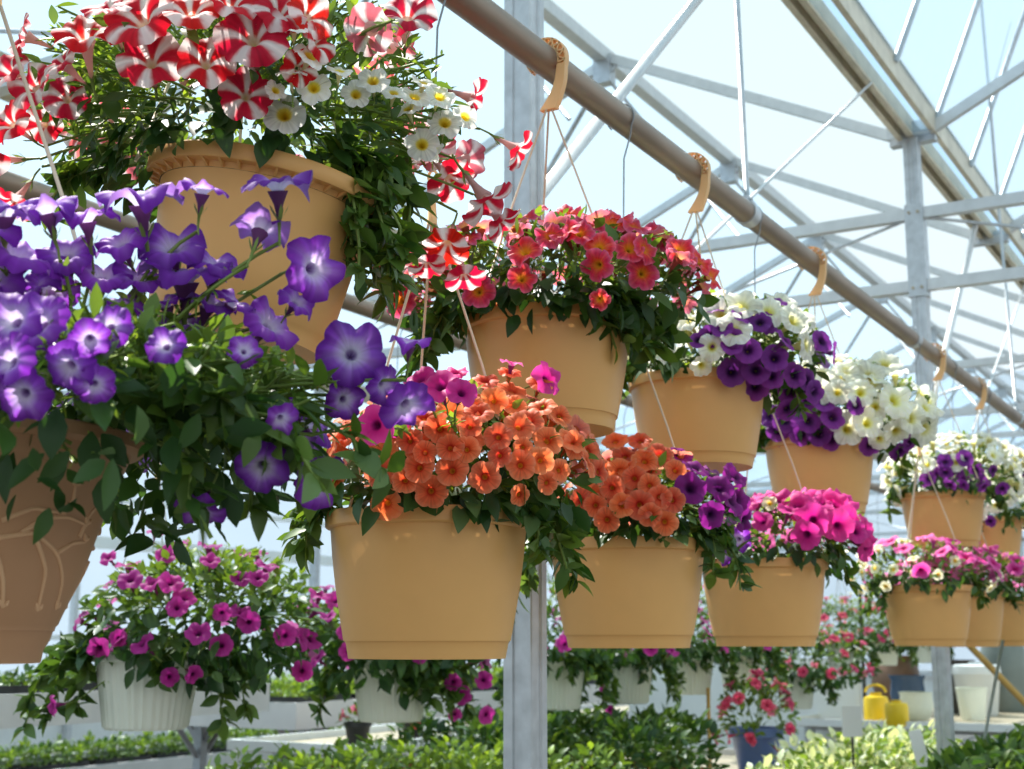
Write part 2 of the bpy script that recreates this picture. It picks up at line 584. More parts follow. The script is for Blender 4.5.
def foliage(root_loc, pot_c, rim_z, rim_r, el, n, leaf, skirt, trails, sprigs, stems=None, hang=(0, 0)):
    """pot_c: centre of the pot (x, y); el: (centre, a, b_up, b_down)."""
    mb = MB(root_loc)
    c, a, bu, bd = el
    c = np.array(c)
    # body leaves
    D = unit(rng.normal(size=(n, 3)) + np.array([0, 0, .3]))
    rr = rng.uniform(.45, 1.03, n) ** .7
    b = np.where(D[:, 2] > 0, bu, bd)
    pos = c + np.stack([D[:, 0] * a, D[:, 1] * a, D[:, 2] * b], 1) * rr[:, None]
    # leaves may not lie inside the pot
    inside = (np.hypot(pos[:, 0] - pot_c[0], pos[:, 1] - pot_c[1]) < rim_r * 1.02) & (pos[:, 2] < rim_z + .005)
    pos[inside, 2] = rim_z + rng.uniform(.005, .05, inside.sum())
    out = unit(np.stack([D[:, 0] / a, D[:, 1] / a, D[:, 2] / b], 1))
    dirs = unit(out * .7 + rng.normal(size=(n, 3)) * .55 + np.array([0, 0, -.05]))
    nrm = unit(out * .5 + np.array([0, 0, .9]) + rng.normal(size=(n, 3)) * .45)
    hgt = np.clip((pos[:, 2] - rim_z) / (bu + c[2] - rim_z + 1e-6), 0, 1) * (rr > .6)
    Ls = leaf * rng.uniform(.55, 1.25, n) * (1.1 - .55 * hgt)
    leaves(mb, pos, dirs, nrm, Ls, Ls * rng.uniform(.42, .62, n), greens(n, hgt ** 1.5 * .75), droop=rng.uniform(0, .35, n))
    # skirt over the rim
    m = skirt
    az = rng.uniform(0, 2 * PI, m)
    o = np.stack([np.cos(az), np.sin(az), np.zeros(m)], 1)
    pos = np.array([pot_c[0], pot_c[1], rim_z]) + o * rim_r * rng.uniform(.93, 1.12, m)[:, None] + np.array([0, 0, 1]) * rng.uniform(0, .04, m)[:, None]
    dirs = unit(o * .8 + rng.normal(size=(m, 3)) * .35 + np.array([0, 0, -.75]) * rng.uniform(.2, 1.3, m)[:, None])
    nrm = unit(o + np.array([0, 0, .6]) + rng.normal(size=(m, 3)) * .25)
    Ls = leaf * rng.uniform(.8, 1.45, m)
    leaves(mb, pos, dirs, nrm, Ls, Ls * rng.uniform(.5, .68, m), greens(m, np.zeros(m)), droop=rng.uniform(.1, .4, m))
    # trailing shoots: (azimuth vector, reach, drop, count)
    for (dv, reach, drop) in trails:
        dv = np.array(dv, float)
        dv = dv / np.linalg.norm(dv)
        p0 = np.array([pot_c[0], pot_c[1], rim_z + .02]) + dv * rim_r * .8
        p1 = p0 + dv * reach * .8 + np.array([0, 0, .035])
        p2 = p0 + dv * reach + np.array([0, 0, -drop])
        t = np.linspace(0, 1, 9)[:, None]
        path = (1 - t) ** 2 * p0 + 2 * t * (1 - t) * p1 + t * t * p2
        path = path + rng.normal(size=path.shape) * .004
        mb.tube(path, .0022, 5, 1)
        k = int(24 + drop * 230)
        tt = rng.uniform(.15, 1, k)
        pp = np.stack([np.interp(tt, t[:, 0], path[:, i]) for i in range(3)], 1)
        dd = unit(rng.normal(size=(k, 3)) + dv * .5 + np.array([0, 0, -.5]))
        nn = unit(rng.normal(size=(k, 3)) * .5 + dv * .5 + np.array([0, 0, .6]))
        Ls = leaf * rng.uniform(.7, 1.35, k)
        leaves(mb, pp, dd, nn, Ls, Ls * rng.uniform(.45, .6, k), greens(k, rng.uniform(0, .35, k)), droop=.2)
    # upright shoots with small young leaves
    for _ in range(sprigs):
        D = unit(rng.normal(size=3) * np.array([1, 1, .6]) + np.array([0, 0, .75]))
        base = c + D * np.array([a, a, bu]) * .6
        tip = c + D * np.array([a, a, bu]) * rng.uniform(.88, 1.1)
        mid = (base + tip) / 2 + rng.normal(size=3) * .015
        mb.tube([base, mid, tip], [.002, .0017, .0012], 5, 1)
        k = 13
        tt = np.sort(rng.uniform(.2, 1, k))
        pp = base + (tip - base) * tt[:, None]
        ax = unit(tip - base)
        dd = unit(rng.normal(size=(k, 3)) * .9 + ax * .75)
        nn = unit(rng.normal(size=(k, 3)) * .5 + np.array([0, 0, 1]))
        Ls = leaf * rng.uniform(.25, .5, k) * (1.15 - .4 * tt)
        leaves(mb, pp, dd, nn, Ls, Ls * .34, greens(k, rng.uniform(.2, .95, k)), droop=.1)
    for (pa, pb) in (stems or []):
        mid = (pa + pb) / 2 + np.array([0, 0, .012]) + rng.normal(size=3) * .006
        t = np.linspace(0, 1, 6)[:, None]
        path = (1 - t) ** 2 * pa + 2 * t * (1 - t) * mid + t * t * pb
        mb.tube(path, .0019, 5, 1)
        k = 7
        tt = rng.uniform(.15, .9, k)
        pp = np.stack([np.interp(tt, t[:, 0], path[:, i]) for i in range(3)], 1)
        dd = unit(rng.normal(size=(k, 3)) + unit(pa - pb) * .4)
        nn = unit(rng.normal(size=(k, 3)) * .5 + np.array([0, 0, 1]))
        Ls = leaf * rng.uniform(.35, .75, k)
        leaves(mb, pp, dd, nn, Ls, Ls * .42, greens(k, rng.uniform(.2, .9, k)), droop=.15)
    return mb


def orient(facing, spin):
    z = Vector(facing).normalized()
    q = Vector((0, 0, 1)).rotation_difference(z)
    return q @ Quaternion((0, 0, 1), spin)


def put_flower(root, kind, pos, facing, scale=1.0, name='flower'):
    st = STYLES[kind]
    me = flower_mesh(kind, st['R'], st, rnd.randrange(4))
    o = bpy.data.objects.new(name, me)
    COL.objects.link(o)
    o.parent = root
    o.location = Vector(np.asarray(pos)) - root.location
    o.rotation_mode = 'QUATERNION'
    o.rotation_quaternion = orient(facing, rnd.uniform(0, 2 * PI))
    s = scale * rnd.uniform(.92, 1.06)
    o.scale = (s, s, s)
    return o


def hit_ellipsoid(px, py, el):
    """nearest point of the plant's outer surface along the view ray"""
    c, a, bu, bd = el
    d = c2w(*ray(px, py)) - CAM
    d = d / np.linalg.norm(d)
    o = CAM - np.array(c)
    for b in (bu, bd):
        S = np.array([1 / a, 1 / a, 1 / b])
        os_, ds = o * S, d * S
        A, B, Cc = ds @ ds, os_ @ ds, os_ @ os_ - 1
        disc = B * B - A * Cc
        if disc >= 0:
            t = (-B - math.sqrt(disc)) / A
            p = CAM + d * t
            if (b == bu) == (p[2] >= c[2]):
                return p, unit((p - c) * S * S)
    t = -(o @ d)
    p = CAM + d * t
    return p, unit(p - c)


# ------------------------------------------------------------------ pots and hangers
PIPE_X, PIPE_Z, PIPE_R = -1.142, CAM_Z + 1.068, .028


def pot_profile(R, H, shape):
    if shape == 'tan':
        o = [(.66 * R, 0), (.75 * R, .0), (.765 * R, .012), (.775 * R, .1 * H), (.79 * R, .118 * H), (.80 * R, .12 * H), (.845 * R, .3 * H), (.89 * R, .5 * H),
             (.925 * R, .7 * H), (.945 * R, .86 * H), (.95 * R, .885 * H), (.985 * R, .89 * H), (1.0 * R, .90 * H), (1.0 * R, .985 * H), (.99 * R, H), (.95 * R, H), (.935 * R, .96 * H), (.91 * R, .86 * H)]
    elif shape == 'lip':
        o = [(.6 * R, 0), (.69 * R, 0), (.705 * R, .012), (.725 * R, .1 * H), (.745 * R, .115 * H), (.79 * R, .4 * H), (.84 * R, .7 * H), (.875 * R, .89 * H),
             (.89 * R, .905 * H), (.985 * R, .905 * H), (1.0 * R, .92 * H), (1.0 * R, .985 * H), (.985 * R, H), (.92 * R, H), (.88 * R, .96 * H), (.86 * R, .86 * H)]
    elif shape == 'relief':
        o = [(.43 * R, 0), (.50 * R, 0), (.51 * R, .012), (.543 * R, .1 * H), (.555 * R, .135 * H), (.564 * R, .14 * H), (.567 * R, .155 * H), (.58 * R, .165 * H), (.70 * R, .4 * H), (.80 * R, .65 * H),
             (.862 * R, .80 * H), (.88 * R, .815 * H), (.885 * R, .83 * H), (.885 * R, .845 * H), (.90 * R, .86 * H), (.905 * R, .875 * H), (.91 * R, .885 * H), (.93 * R, .925 * H),
             (.985 * R, .93 * H), (1.0 * R, .94 * H), (1.0 * R, .99 * H), (.985 * R, H), (.94 * R, H), (.92 * R, .96 * H), (.89 * R, .86 * H)]
    else:  # ribbed white
        o = [(.62 * R, 0), (.70 * R, 0), (.715 * R, .01), (.72 * R, .03 * H), (.77 * R, .3 * H), (.83 * R, .6 * H), (.88 * R, .84 * H), (.89 * R, .86 * H), (.97 * R, .87 * H), (1.0 * R, .88 * H),
             (1.0 * R, .985 * H), (.98 * R, H), (.93 * R, H), (.91 * R, .95 * H), (.88 * R, .85 * H)]
    return o


def vine_relief(mb, base, R, H):
    a_cam = math.atan2(-.90, 1.142)
    b = np.array(base)

    def on(a, t):
        z = (.22 + .58 * t) * H
        r = np.interp(z, [.165 * H, .4 * H, .65 * H, .8 * H], [.58 * R, .70 * R, .80 * R, .862 * R])
        return b + np.array([r * math.cos(a), r * math.sin(a), z])
    for g in range(5):
        a0 = a_cam + g * 2 * PI / 5 + .8
        for pts in ([(-.5, .5), (-.25, .55), (0, .42), (.2, .22), (.3, .02)], [(-.25, .54), (-.05, .28), (.02, .0)], [(-.35, .54), (-.2, .66), (0, .68), (.25, .64)],
                    [(-.5, .62), (-.3, .72), (-.05, .7)], [(.0, .42), (.15, .5), (.32, .52)], [(-.05, .7), (.0, .8), (-.02, .9)], [(-.5, .4), (-.4, .2), (-.35, .02)], [(.2, .55), (.24, .72), (.35, .84)]):
            q = np.array(pts)
            t = np.linspace(0, 1, 14)
            s = np.linspace(0, 1, len(q))
            path = [on(a0 + np.interp(v, s, q[:, 0]), np.interp(v, s, q[:, 1])) for v in t]
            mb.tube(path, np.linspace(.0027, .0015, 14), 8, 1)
            e = q[-1]
            for (da, dt) in ((.04, .05), (-.05, .06)):
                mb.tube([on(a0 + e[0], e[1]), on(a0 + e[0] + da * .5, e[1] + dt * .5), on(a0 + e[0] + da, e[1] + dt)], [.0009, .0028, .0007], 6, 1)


def make_pot(root, base, R, H, shape, mat, tilt=0):
    mb = MB(base)
    if shape == 'relief':
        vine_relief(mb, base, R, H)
    n = 144 if shape == 'white' else 72
    mb.lathe(pot_profile(R, H, shape), base, n, 0, rib=(36, .0035, .02 * H, .85 * H) if shape == 'white' else None)
    if shape == 'lip':
        # stiffening ribs under the flange
        for k in range(40):
            a = 2 * PI * k / 40
            d = np.array([math.cos(a), math.sin(a), 0])
            s = np.array([-math.sin(a), math.cos(a), 0]) * .0015
            b = np.array(base)
            q = [b + d * .872 * R + [0, 0, .87 * H], b + d * .985 * R + [0, 0, .908 * H], b + d * .888 * R + [0, 0, .908 * H]]
            mb.add([q[0] - s, q[1] - s, q[2] - s, q[0] + s, q[1] + s, q[2] + s], [(0, 2, 1), (3, 4, 5), (0, 1, 4, 3), (1, 2, 5, 4), (2, 0, 3, 5)])
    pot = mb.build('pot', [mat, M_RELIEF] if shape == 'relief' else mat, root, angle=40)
    ms = MB(base)
    rs = .88 * R
    ms.lathe([(0.001, .875 * H), (.45 * rs, .885 * H), (rs, .87 * H)], base, 32, closed_bottom=False)
    soil = ms.build('soil', M_SOIL, pot, smooth=True)
    if tilt:
        ax = cdir(0, 0, 1)
        pot.rotation_mode = 'QUATERNION'
        pot.rotation_quaternion = Quaternion(Vector(ax), tilt)
    return pot


def hook_shape(mb, y, top_z, mat_i=0):
    """tan plastic hook lying in the plane across the pipe: open lattice arch over it and a tapering blade below"""
    cx, cz = PIPE_X, top_z
    r0, r1 = PIPE_R + .001, PIPE_R + .016
    hw = .0075
    def strip(pts, th):
        pts = np.array(pts, float)
        t = unit(np.gradient(pts, axis=0))
        s = np.stack([-t[:, 2], 0 * t[:, 0], t[:, 0]], 1)
        v, f = [], []
        for p, q in zip(pts, s):
            for (i, j) in ((-1, -1), (1, -1), (1, 1), (-1, 1)):
                v.append(p + q * i * th / 2 + np.array([0, 1, 0]) * j * hw)
        k = len(pts)
        for i in range(k - 1):
            for j in range(4):
                f.append((i * 4 + j, i * 4 + (j + 1) % 4, (i + 1) * 4 + (j + 1) % 4, (i + 1) * 4 + j))
        f += [(0, 1, 2, 3), tuple(reversed(range(4 * k - 4, 4 * k)))]
        mb.add(v, f, mat_i)
    ang = np.linspace(math.radians(215), math.radians(-20), 20)
    inner = [(cx + r0 * math.cos(a), y, cz + r0 * math.sin(a)) for a in ang]
    outer = [(cx + (r1 - .011 * max(0, (a - 2.4) / 1.35)) * math.cos(a), y, cz + (r1 - .011 * max(0, (a - 2.4) / 1.35)) * math.sin(a)) for a in ang]
    strip(inner, .003)
    strip(outer, .003)
    for k in range(1, 18, 2):
        a, b, c = inner[k], outer[k + 1], inner[min(19, k + 2)]
        strip([a, (np.array(a) + b) / 2, b], .0025)
        strip([b, (np.array(b) + c) / 2, c], .0025)
    # blade
    a0 = math.radians(-20)
    p0 = np.array([cx + (r0 + r1) / 2 * math.cos(a0), y, cz + (r0 + r1) / 2 * math.sin(a0)])
    p1 = np.array([cx + .006, y, cz - .098])
    m = 8
    v, f = [], []
    for i in range(m + 1):
        t = i / m
        c = p0 * (1 - t) + p1 * t + np.array([.008 * math.sin(PI * t), 0, 0])
        w = .0085 + .004 * t + .010 * max(0, t - .6)
        for (sx, sy) in ((-1, -1), (1, -1), (1, 1), (-1, 1)):
            v.append(c + np.array([sx * w, sy * hw * .9, 0]))
    for i in range(m):
        for j in range(4):
            f.append((i * 4 + j, i * 4 + (j + 1) % 4, (i + 1) * 4 + (j + 1) % 4, (i + 1) * 4 + j))
    f += [(3, 2, 1, 0), tuple(range(4 * m, 4 * m + 4))]
    mb.add(v, f, mat_i)
    return p1


def hanger(root, y, mode, rim_c, rim_r, rim_z, pipe_z=PIPE_Z, x=PIPE_X, az0=.5, n=3, wire_mat=None, plain_hook=False):
    org = np.array(root.location)
    wire_mat = wire_mat or M_WIRE
    if mode == 'upper':
        mb = MB(org)
        apex = hook_shape(mb, y, pipe_z)
        mb.build('hanger_hook', M_HOOK, root, angle=50)
    else:
        az_ = rim_z + .46
        apex = np.array([x, y, az_])
        mb = MB(org)
        # flat eye the three wires gather in
        t = np.linspace(0, 2 * PI, 13)
        mb.tube([(x + .008 * math.cos(q), y, az_ + .078 + .01 * math.sin(q)) for q in t], .0025, 6)
        mb.tube([(x, y, az_ + .07), (x, y, az_ + .03), (x, y, az_ - .002)], [.004, .006, .0085], 8)
        mb.build('hanger_hook', M_HOOK, root, smooth=True)
        mw = MB(org)
        pts = [(x + (PIPE_R + .0025) * math.cos(q), y, pipe_z + (PIPE_R + .0025) * math.sin(q)) for q in np.linspace(PI * 1.25, -PI * .2, 14)]
        pts += [(x + .022, y, pipe_z - .04), (x + .006, y, pipe_z - .09), (x, y, az_ + .086)]
        mw.tube(pts, .0018, 6)
        mw.build('extension_wire', M_WIREG, root, smooth=True)
    for k in range(n):
        a = az0 + 2 * PI * k / n
        q = np.array([rim_c[0] + rim_r * .985 * math.cos(a), rim_c[1] + rim_r * .985 * math.sin(a), rim_z - .008])
        mw = MB(org)
        s = np.array(apex) + np.array([math.cos(a), math.sin(a), 0]) * .006
        mid = (s + q) / 2 + np.array([math.cos(a), math.sin(a), 0]) * .004
        mw.tube([s, mid, q], .0021, 6)
        mw.build('hanger_wire', wire_mat, root, smooth=True)


# ------------------------------------------------------------------ the baskets
def scatter(root, el, n, chooser, zmin=-.15, sep=.036, push=(.97, 1.1), up=.15, jitter=.3, down=0.0, tries=14):
    """blooms over the surface of the plant, all the way round"""
    c, a, bu, bd = el
    c = np.array(c)
    placed = []
    out = 0
    for _ in range(n * tries):
        if out >= n:
            break
        D = unit(rng.normal(size=3))
        if D[2] < zmin:
            continue
        b = bu if D[2] > 0 else bd
        p = c + D * np.array([a, a, b]) * rng.uniform(*push)
        kind = chooser(p, D)
        if kind is None:
            continue
        R = STYLES[kind]['R']
        if any(np.linalg.norm(p - q) < (sep if sep else 1.5 * R) for q in placed):
            continue
        nrm = unit(D / np.array([a, a, b]))
        f = unit(nrm + np.array([0, 0, up - down]) + rng.normal(size=3) * jitter)
        put_flower(root, kind, p, f)
        placed.append(p)
        out += 1
    return placed


def view_off(p, ref):
    """offset of p from ref to the viewer's right, up and towards the viewer"""
    d = np.asarray(p) - np.asarray(ref)
    return d[0] * CF + d[1] * SF, d[2], d[0] * SF - d[1] * CF


def keyed(root, el, lst, inward=.55):
    stems = []
    for it in lst:
        kind, px, py, dpx = it[:4]
        fac = it[4] if len(it) > 4 else None
        Y = it[5] if len(it) > 5 else None
        if Y:
            p = P(px, py, Y)
            nrm = unit(p - np.array(el[0]))
        else:
            p, nrm = hit_ellipsoid(px, py, el)
            p = p + unit(CAM - p) * .02
        f = cdir(*fac) if fac else unit(nrm + rng.normal(size=3) * .2)
        f = unit(f + rng.normal(size=3) * .07)
        dist = np.linalg.norm(p - CAM)
        sc = dpx * dist / F_PX / (2 * STYLES[kind]['R'])
        put_flower(root, kind, p, f, sc)
        R = STYLES[kind]['R'] * sc
        tail = p - f * R * (1.5 + .75 * STYLES[kind].get('tube', 1.0))
        c = np.array(el[0])
        stems.append((tail, tail * (1 - inward) + c * inward))
    return stems


def basket(y, rim, H, shape, mat, label, mode, el_c, el, leaf, n, skirt, trails, sprigs, keys=(), scat=(), tilt=0, az0=.5, R=.156, group=None, x=PIPE_X, zrim=None,
           name='hanging_basket', pipe_z=PIPE_Z, n_wires=3, wire_mat=None):
    """rim: height of the rim; el_c = offset (right, up, toward viewer) of the plant's centre from the rim's centre; el = (a, b_up, b_down)"""
    base = np.array([x, y, rim - H])
    root = empty(name, base)
    tag(root, label, 'hanging basket', group)
    pot = make_pot(root, base, R, H, shape, mat, tilt)
    hanger(root, y, mode, (x, y), R, rim, az0=az0, x=x, pipe_z=pipe_z, n=n_wires, wire_mat=wire_mat)
    r, u, t = el_c
    c = np.array([x, y, rim]) + np.array([r * CF + t * SF, r * SF - t * CF, u])
    E = (c, *el)
    stems = keyed(root, E, keys)
    for s in scat:
        scatter(root, E, **s)
    tr = [(np.array([d[0] * CF + d[1] * SF, d[0] * SF - d[1] * CF, 0]), reach, drop) for d, reach, drop in trails]
    fo = foliage(base, (x, y), rim, R, E, n, leaf, skirt, tr, sprigs, stems)
    fo.build('foliage', [M_LEAF, M_STEM], root, smooth=True, colour=True)
    return root, E, pot


Z = CAM_Z
UP = 'upper'
LO = 'lower'

# --- the near purple one, lower left
A_keys = [('purple', *k) for k in [
    (203, 186, 50, (.1, .9, .35)), (277, 180, 68, (0, .95, .28)), (140, 192, 84, (-.1, .92, .35)), (86, 212, 64, (0, .85, .5)),
    (22, 250, 84, (.35, .75, .3)), (66, 252, 56, (0, .5, .8)), (103, 272, 58, (.2, .75, .6)), (172, 244, 66, (.1, .55, .7)), (186, 268, 96, (.2, .93, .3)),
    (316, 268, 66, (.75, -.1, .6)), (262, 226, 56, (.1, .8, -.35)), (352, 352, 72, (.15, .15, 1)), (272, 322, 66, (.55, .55, .55)), (38, 322, 66, (-.3, .2, .8)),
    (68, 368, 58, (-.25, -.6, .7)), (12, 318, 66, (-.1, .3, .8)), (410, 340, 46, (.1, .92, .3)), (408, 408, 56, (.35, -.65, .5)), (318, 484, 52, (.8, -.2, .5)),
    (262, 468, 56, (.1, -.45, .6)), (200, 512, 54, (-.2, -.75, .5)), (30, 285, 60, (-.2, .6, .6)), (210, 300, 60, (.3, .8, .3)), (165, 300, 50, (-.2, .7, .4)),
    (8, 360, 60, (-.4, 0, .8)), (90, 340, 44, (.2, -.5, .6)), (385, 385, 44, (.6, -.3, .4)), (235, 300, 50, (.5, .7, .1)), (298, 300, 40, (.5, .5, .4)), (-30, 300, 76, (-.3, .5, .6)), (-60, 250, 76, (-.3, .8, .4)),
    (282, 420, 40, (.3, -.5, .5)), (45, 205, 60, (-.2, .9, .3)), (5, 205, 70, (.1, .9, .3)), (120, 240, 56, (-.2, .6, .6)), (-10, 275, 70, (.2, .4, .8)), (50, 290, 56, (.3, .2, .9)), (95, 385, 44, (.2, -.4, .8)), (22, 395, 60, (0, -.5, .8)), (140, 275, 60, (.1, .8, .5)), (218, 262, 60, (.3, .8, .4)), (345, 400, 44, (.4, -.3, .7)), (245, 350, 36, (.3, .2, .8)), (110, 325, 44, (.1, .3, .9)), (165, 345, 40, (-.1, .2, .9)), (120, 300, 50, (0, .8, .4)), (180, 320, 44, (.1, .7, .5)), (-20, 230, 70, (0, .8, .5)), (330, 470, 40, (.6, -.5, .2)),
]]
bA, EA, potA = basket(.88, Z + .20, .222, 'relief', M_TAN2, 'clay-tan basket with vine relief and large white-throated purple petunias, nearest at lower left', LO,
                      (.11, .02, .02), (.26, .085, .135), .034, 1350, 36,
                      [((1, .2), .17, .10), ((1, -.1), .2, .08), ((.9, .4), .16, .13), ((1, .5), .22, .04), ((-1, .2), .2, .1), ((.2, -1), .2, .1), ((1, .35), .26, .09), ((1, 0), .28, .06)], 300, A_keys,
                      R=.176, scat=[dict(n=16, chooser=lambda p, D: 'purple' if view_off(p, (PIPE_X, .9, 0))[2] < -.05 else None)])
# --- upper left: red and white stars with small white blooms
U1_keys = [('star', *k) for k in [
    (138, 16, 72, (-.2, .3, .9)), (84, 32, 62, (0, .6, .8)), (150, 58, 62, (.1, .1, 1)), (206, 60, 58, (.25, .25, .95)), (252, 34, 76, (.1, .15, 1)), (246, 94, 58, (.2, -.05, 1)),
    (280, 10, 58, (.35, .3, .85)), (312, 14, 54, (.6, .3, .6)), (66, 96, 48, (.1, .1, 1)), (32, 84, 54, (-.3, .25, .9)), (20, 34, 44, (-.85, .35, .25)), (8, 122, 44, (-.4, .1, .8)),
    (42, 124, 40, (-.1, -.2, .9)), (12, 206, 48, (-.3, -.8, .4)), (368, 30, 50, (-.45, .2, -.6)), (408, 12, 62, (.1, .55, .85)), (478, 100, 46, (.8, -.2, .12), 1.75),
    (438, 152, 50, (.3, -.3, -.6), 1.85), (452, 182, 52, (.3, -.4, .3), 1.8), (490, 205, 58, (.55, -.75, .1), 1.75), (446, 248, 54, (-.1, -.6, .35), 1.78), (522, 152, 46, (.9, -.35, .1), 1.78),
    (470, 160, 44, (.4, .2, -.6), 1.85), (395, 262, 48, (.1, -.5, -.5), 1.85), (190, 8, 60, (.1, .6, .7)), (232, 0, 56, (.3, .6, .7)), (110, 5, 56, (-.2, .7, .6)), (320, 42, 44, (.7, .2, .5)), (60, 60, 44, (-.4, .4, .7)),
    (300, 68, 40, (.5, -.2, .6)), (395, 50, 44, (.2, .2, -.8), 1.85), (5, 70, 50, (-.5, .3, .7)), (-12, 160, 50, (-.5, -.2, .6)), (505, 225, 44, (.6, -.6, .2), 1.78), (428, 268, 40, (.2, -.8, .3), 1.78), (465, 280, 44, (.2, -.8, .3), 1.8),
]] + [('white', *k) for k in [
    (284, 114, 41, (.1, .05, 1)), (314, 87, 34, (.15, .1, 1)), (356, 94, 30, (.2, .1, .9)), (373, 80, 33, (.1, .5, .9)), (311, 55, 38, (.4, .5, .75)), (291, 72, 32, (0, .85, .5)), (276, 90, 25, (.5, .2, .8)),
    (294, 27, 30, (.2, .7, .6)), (415, 96, 30, (.3, .5, .7)), (422, 144, 36, (.05, .05, 1)), (445, 122, 36, (.2, .3, .95)), (440, 96, 32, (.3, .4, .85)), (466, 116, 30, (.6, .2, .8)), (424, 82, 26, (.2, .7, .5)),
    (408, 108, 28, (-.2, .6, .7)), (434, 150, 28, (.7, -.1, .5)), (340, 70, 28, (.2, .7, .6)), (394, 92, 26, (.2, .6, .7)),
]]
bU1, EU1, _ = basket(1.275, Z + .58, .21, 'lip', M_TAN, 'tan basket of red and white striped petunias and small white blooms, top left', UP,
                     (.0, .10, 0), (.27, .13, .10), .034, 1200, 130,
                     [((1, .1), .08, .17), ((1, .4), .04, .12), ((1, .5), .06, .17), ((.9, .3), .03, .15), ((1, .3), .08, .16), ((1, -.3), .06, .16), ((.9, 0), .06, .17), ((-1, .1), .12, .08), ((.9, .25), .1, .13), ((1, 0), .1, .07), ((1, .2), .05, .14)], 200,
                     U1_keys, tilt=math.radians(-10), R=.155, az0=PI * .75,
                     scat=[dict(n=10, chooser=lambda p, D: 'star' if view_off(p, (PIPE_X, 1.325, 0))[2] < -.05 else None)])

# --- coral red one
yU2 = 2.10
def ch_coral(p, D):
    r, u, t = view_off(p, (PIPE_X, yU2, Z + .6))
    if t > .05 and u < .06 and abs(r) < .22 and rng.random() < .45:
        return None
    return 'coral'
bU2, EU2, _ = basket(yU2, Z + .565, .20, 'tan', M_TAN, 'tan basket of coral red blooms with yellow throats, second in the upper row', UP,
                     (.015, .05, 0), (.27, .125, .10), .042, 800, 150, [((1, 0), .1, .1), ((1, .5), .06, .09), ((1, .7), .03, .08), ((.7, 1), .02, .06), ((1, .9), .03, .09), ((1, .3), .07, .12), ((-1, 0), .12, .12), ((-1, .3), .1, .1), ((0, -1), .1, .1)], 45,
                     [('coral', *k) for k in [(643, 273, 36, (.1, -.1, 1)), (597, 265, 34, (-.5, -.2, .9)), (478, 291, 36, (-.2, -.1, 1)), (522, 278, 30, (0, .2, 1)), (630, 248, 34, (.1, .1, 1)), (613, 222, 38, (.1, .75, .7)),
                                              (565, 215, 34, (0, .7, .7)), (525, 250, 36, (0, .5, .85)), (680, 250, 34, (.4, .3, .9)), (600, 300, 24, (0, -.5, .8)), (550, 235, 34, (0, .5, .8)), (535, 212, 30, (-.3, .7, .4)), (712, 275, 32, (.8, .3, .5)), (580, 232, 32, (0, .4, .9)), (660, 235, 34, (.3, .4, .8)), (440, 262, 30, (-.3, .5, .7)), (400, 300, 34, (-.5, .2, .8)), (385, 285, 30, (-.5, .6, .5))]],
                     [dict(n=72, chooser=ch_coral, zmin=.0, sep=.038, up=.3)], az0=2.2)

# --- white and violet
def ch_wv(y, rim, split, ztop):
    def fn(p, D):
        r, u, t = view_off(p, (PIPE_X, y, rim))
        front_violet = r > split and u < ztop + .02 * math.sin(9 * r)
        return 'violet' if front_violet else 'cream'
    return fn
yU3 = 2.805
def ch_u3(p, D):
    r, u, t = view_off(p, (PIPE_X, yU3, Z + .62))
    if r > -.01 and u < .055 and t > -.1:
        return 'violet'
    if t > 0 and u < .05 and rng.random() < .4:
        return None
    return 'cream' if rng.random() > .12 else 'violet'
bU3, _, _ = basket(yU3, Z + .575, .20, 'tan', M_TAN, 'tan basket of white blooms with violet at right, third from left in upper row', UP,
                   (.075, .055, 0), (.215, .13, .10), .036, 520, 60, [((1, .2), .1, .1), ((-1, .2), .06, .06), ((1, -.3), .1, .1)], 40,
                   [('cream', *k) for k in [(712, 347, 30, (-.1, 0, 1)), (660, 350, 34, (-.3, .2, .9)), (702, 366, 24, (.2, -.5, .7)), (742, 305, 40, (0, .5, .8)), (720, 312, 36, (-.2, .6, .7)), (770, 310, 36, (.2, .5, .8)), (795, 320, 40, (.4, .4, .7)), (808, 345, 40, (.8, -.1, .5)), (735, 330, 36, (0, .3, .9)), (632, 362, 30, (-.5, -.2, .7)), (651, 378, 22, (0, -.9, .4)), (780, 300, 34, (.1, .8, .5)), (690, 320, 28, (-.3, .6, .7))]]
                   + [('violet', *k) for k in [(732, 372, 30, (0, 0, 1)), (756, 370, 30, (0, 0, 1)), (775, 358, 28, (.1, .1, 1)), (748, 350, 30, (0, .2, 1)), (730, 390, 28, (0, -.3, 1)), (756, 387, 28, (0, -.3, 1)), (772, 376, 28, (.1, 0, 1)), (732, 345, 24, (-.1, .3, .9)), (760, 322, 26, (0, .4, .9)), (722, 328, 22, (-.2, .4, .9)), (795, 375, 28, (.3, 0, .95)), (790, 392, 26, (.2, -.3, .9)), (808, 380, 26, (.5, 0, .8)), (786, 340, 26, (.6, .4, .5)), (788, 410, 24, (.2, -.5, .8)), (815, 392, 24, (.5, -.2, .8)), (698, 340, 18, (-.2, .3, .9))]],
                   [dict(n=46, chooser=ch_u3, zmin=-.1, sep=.044, up=.2)], az0=1.7)

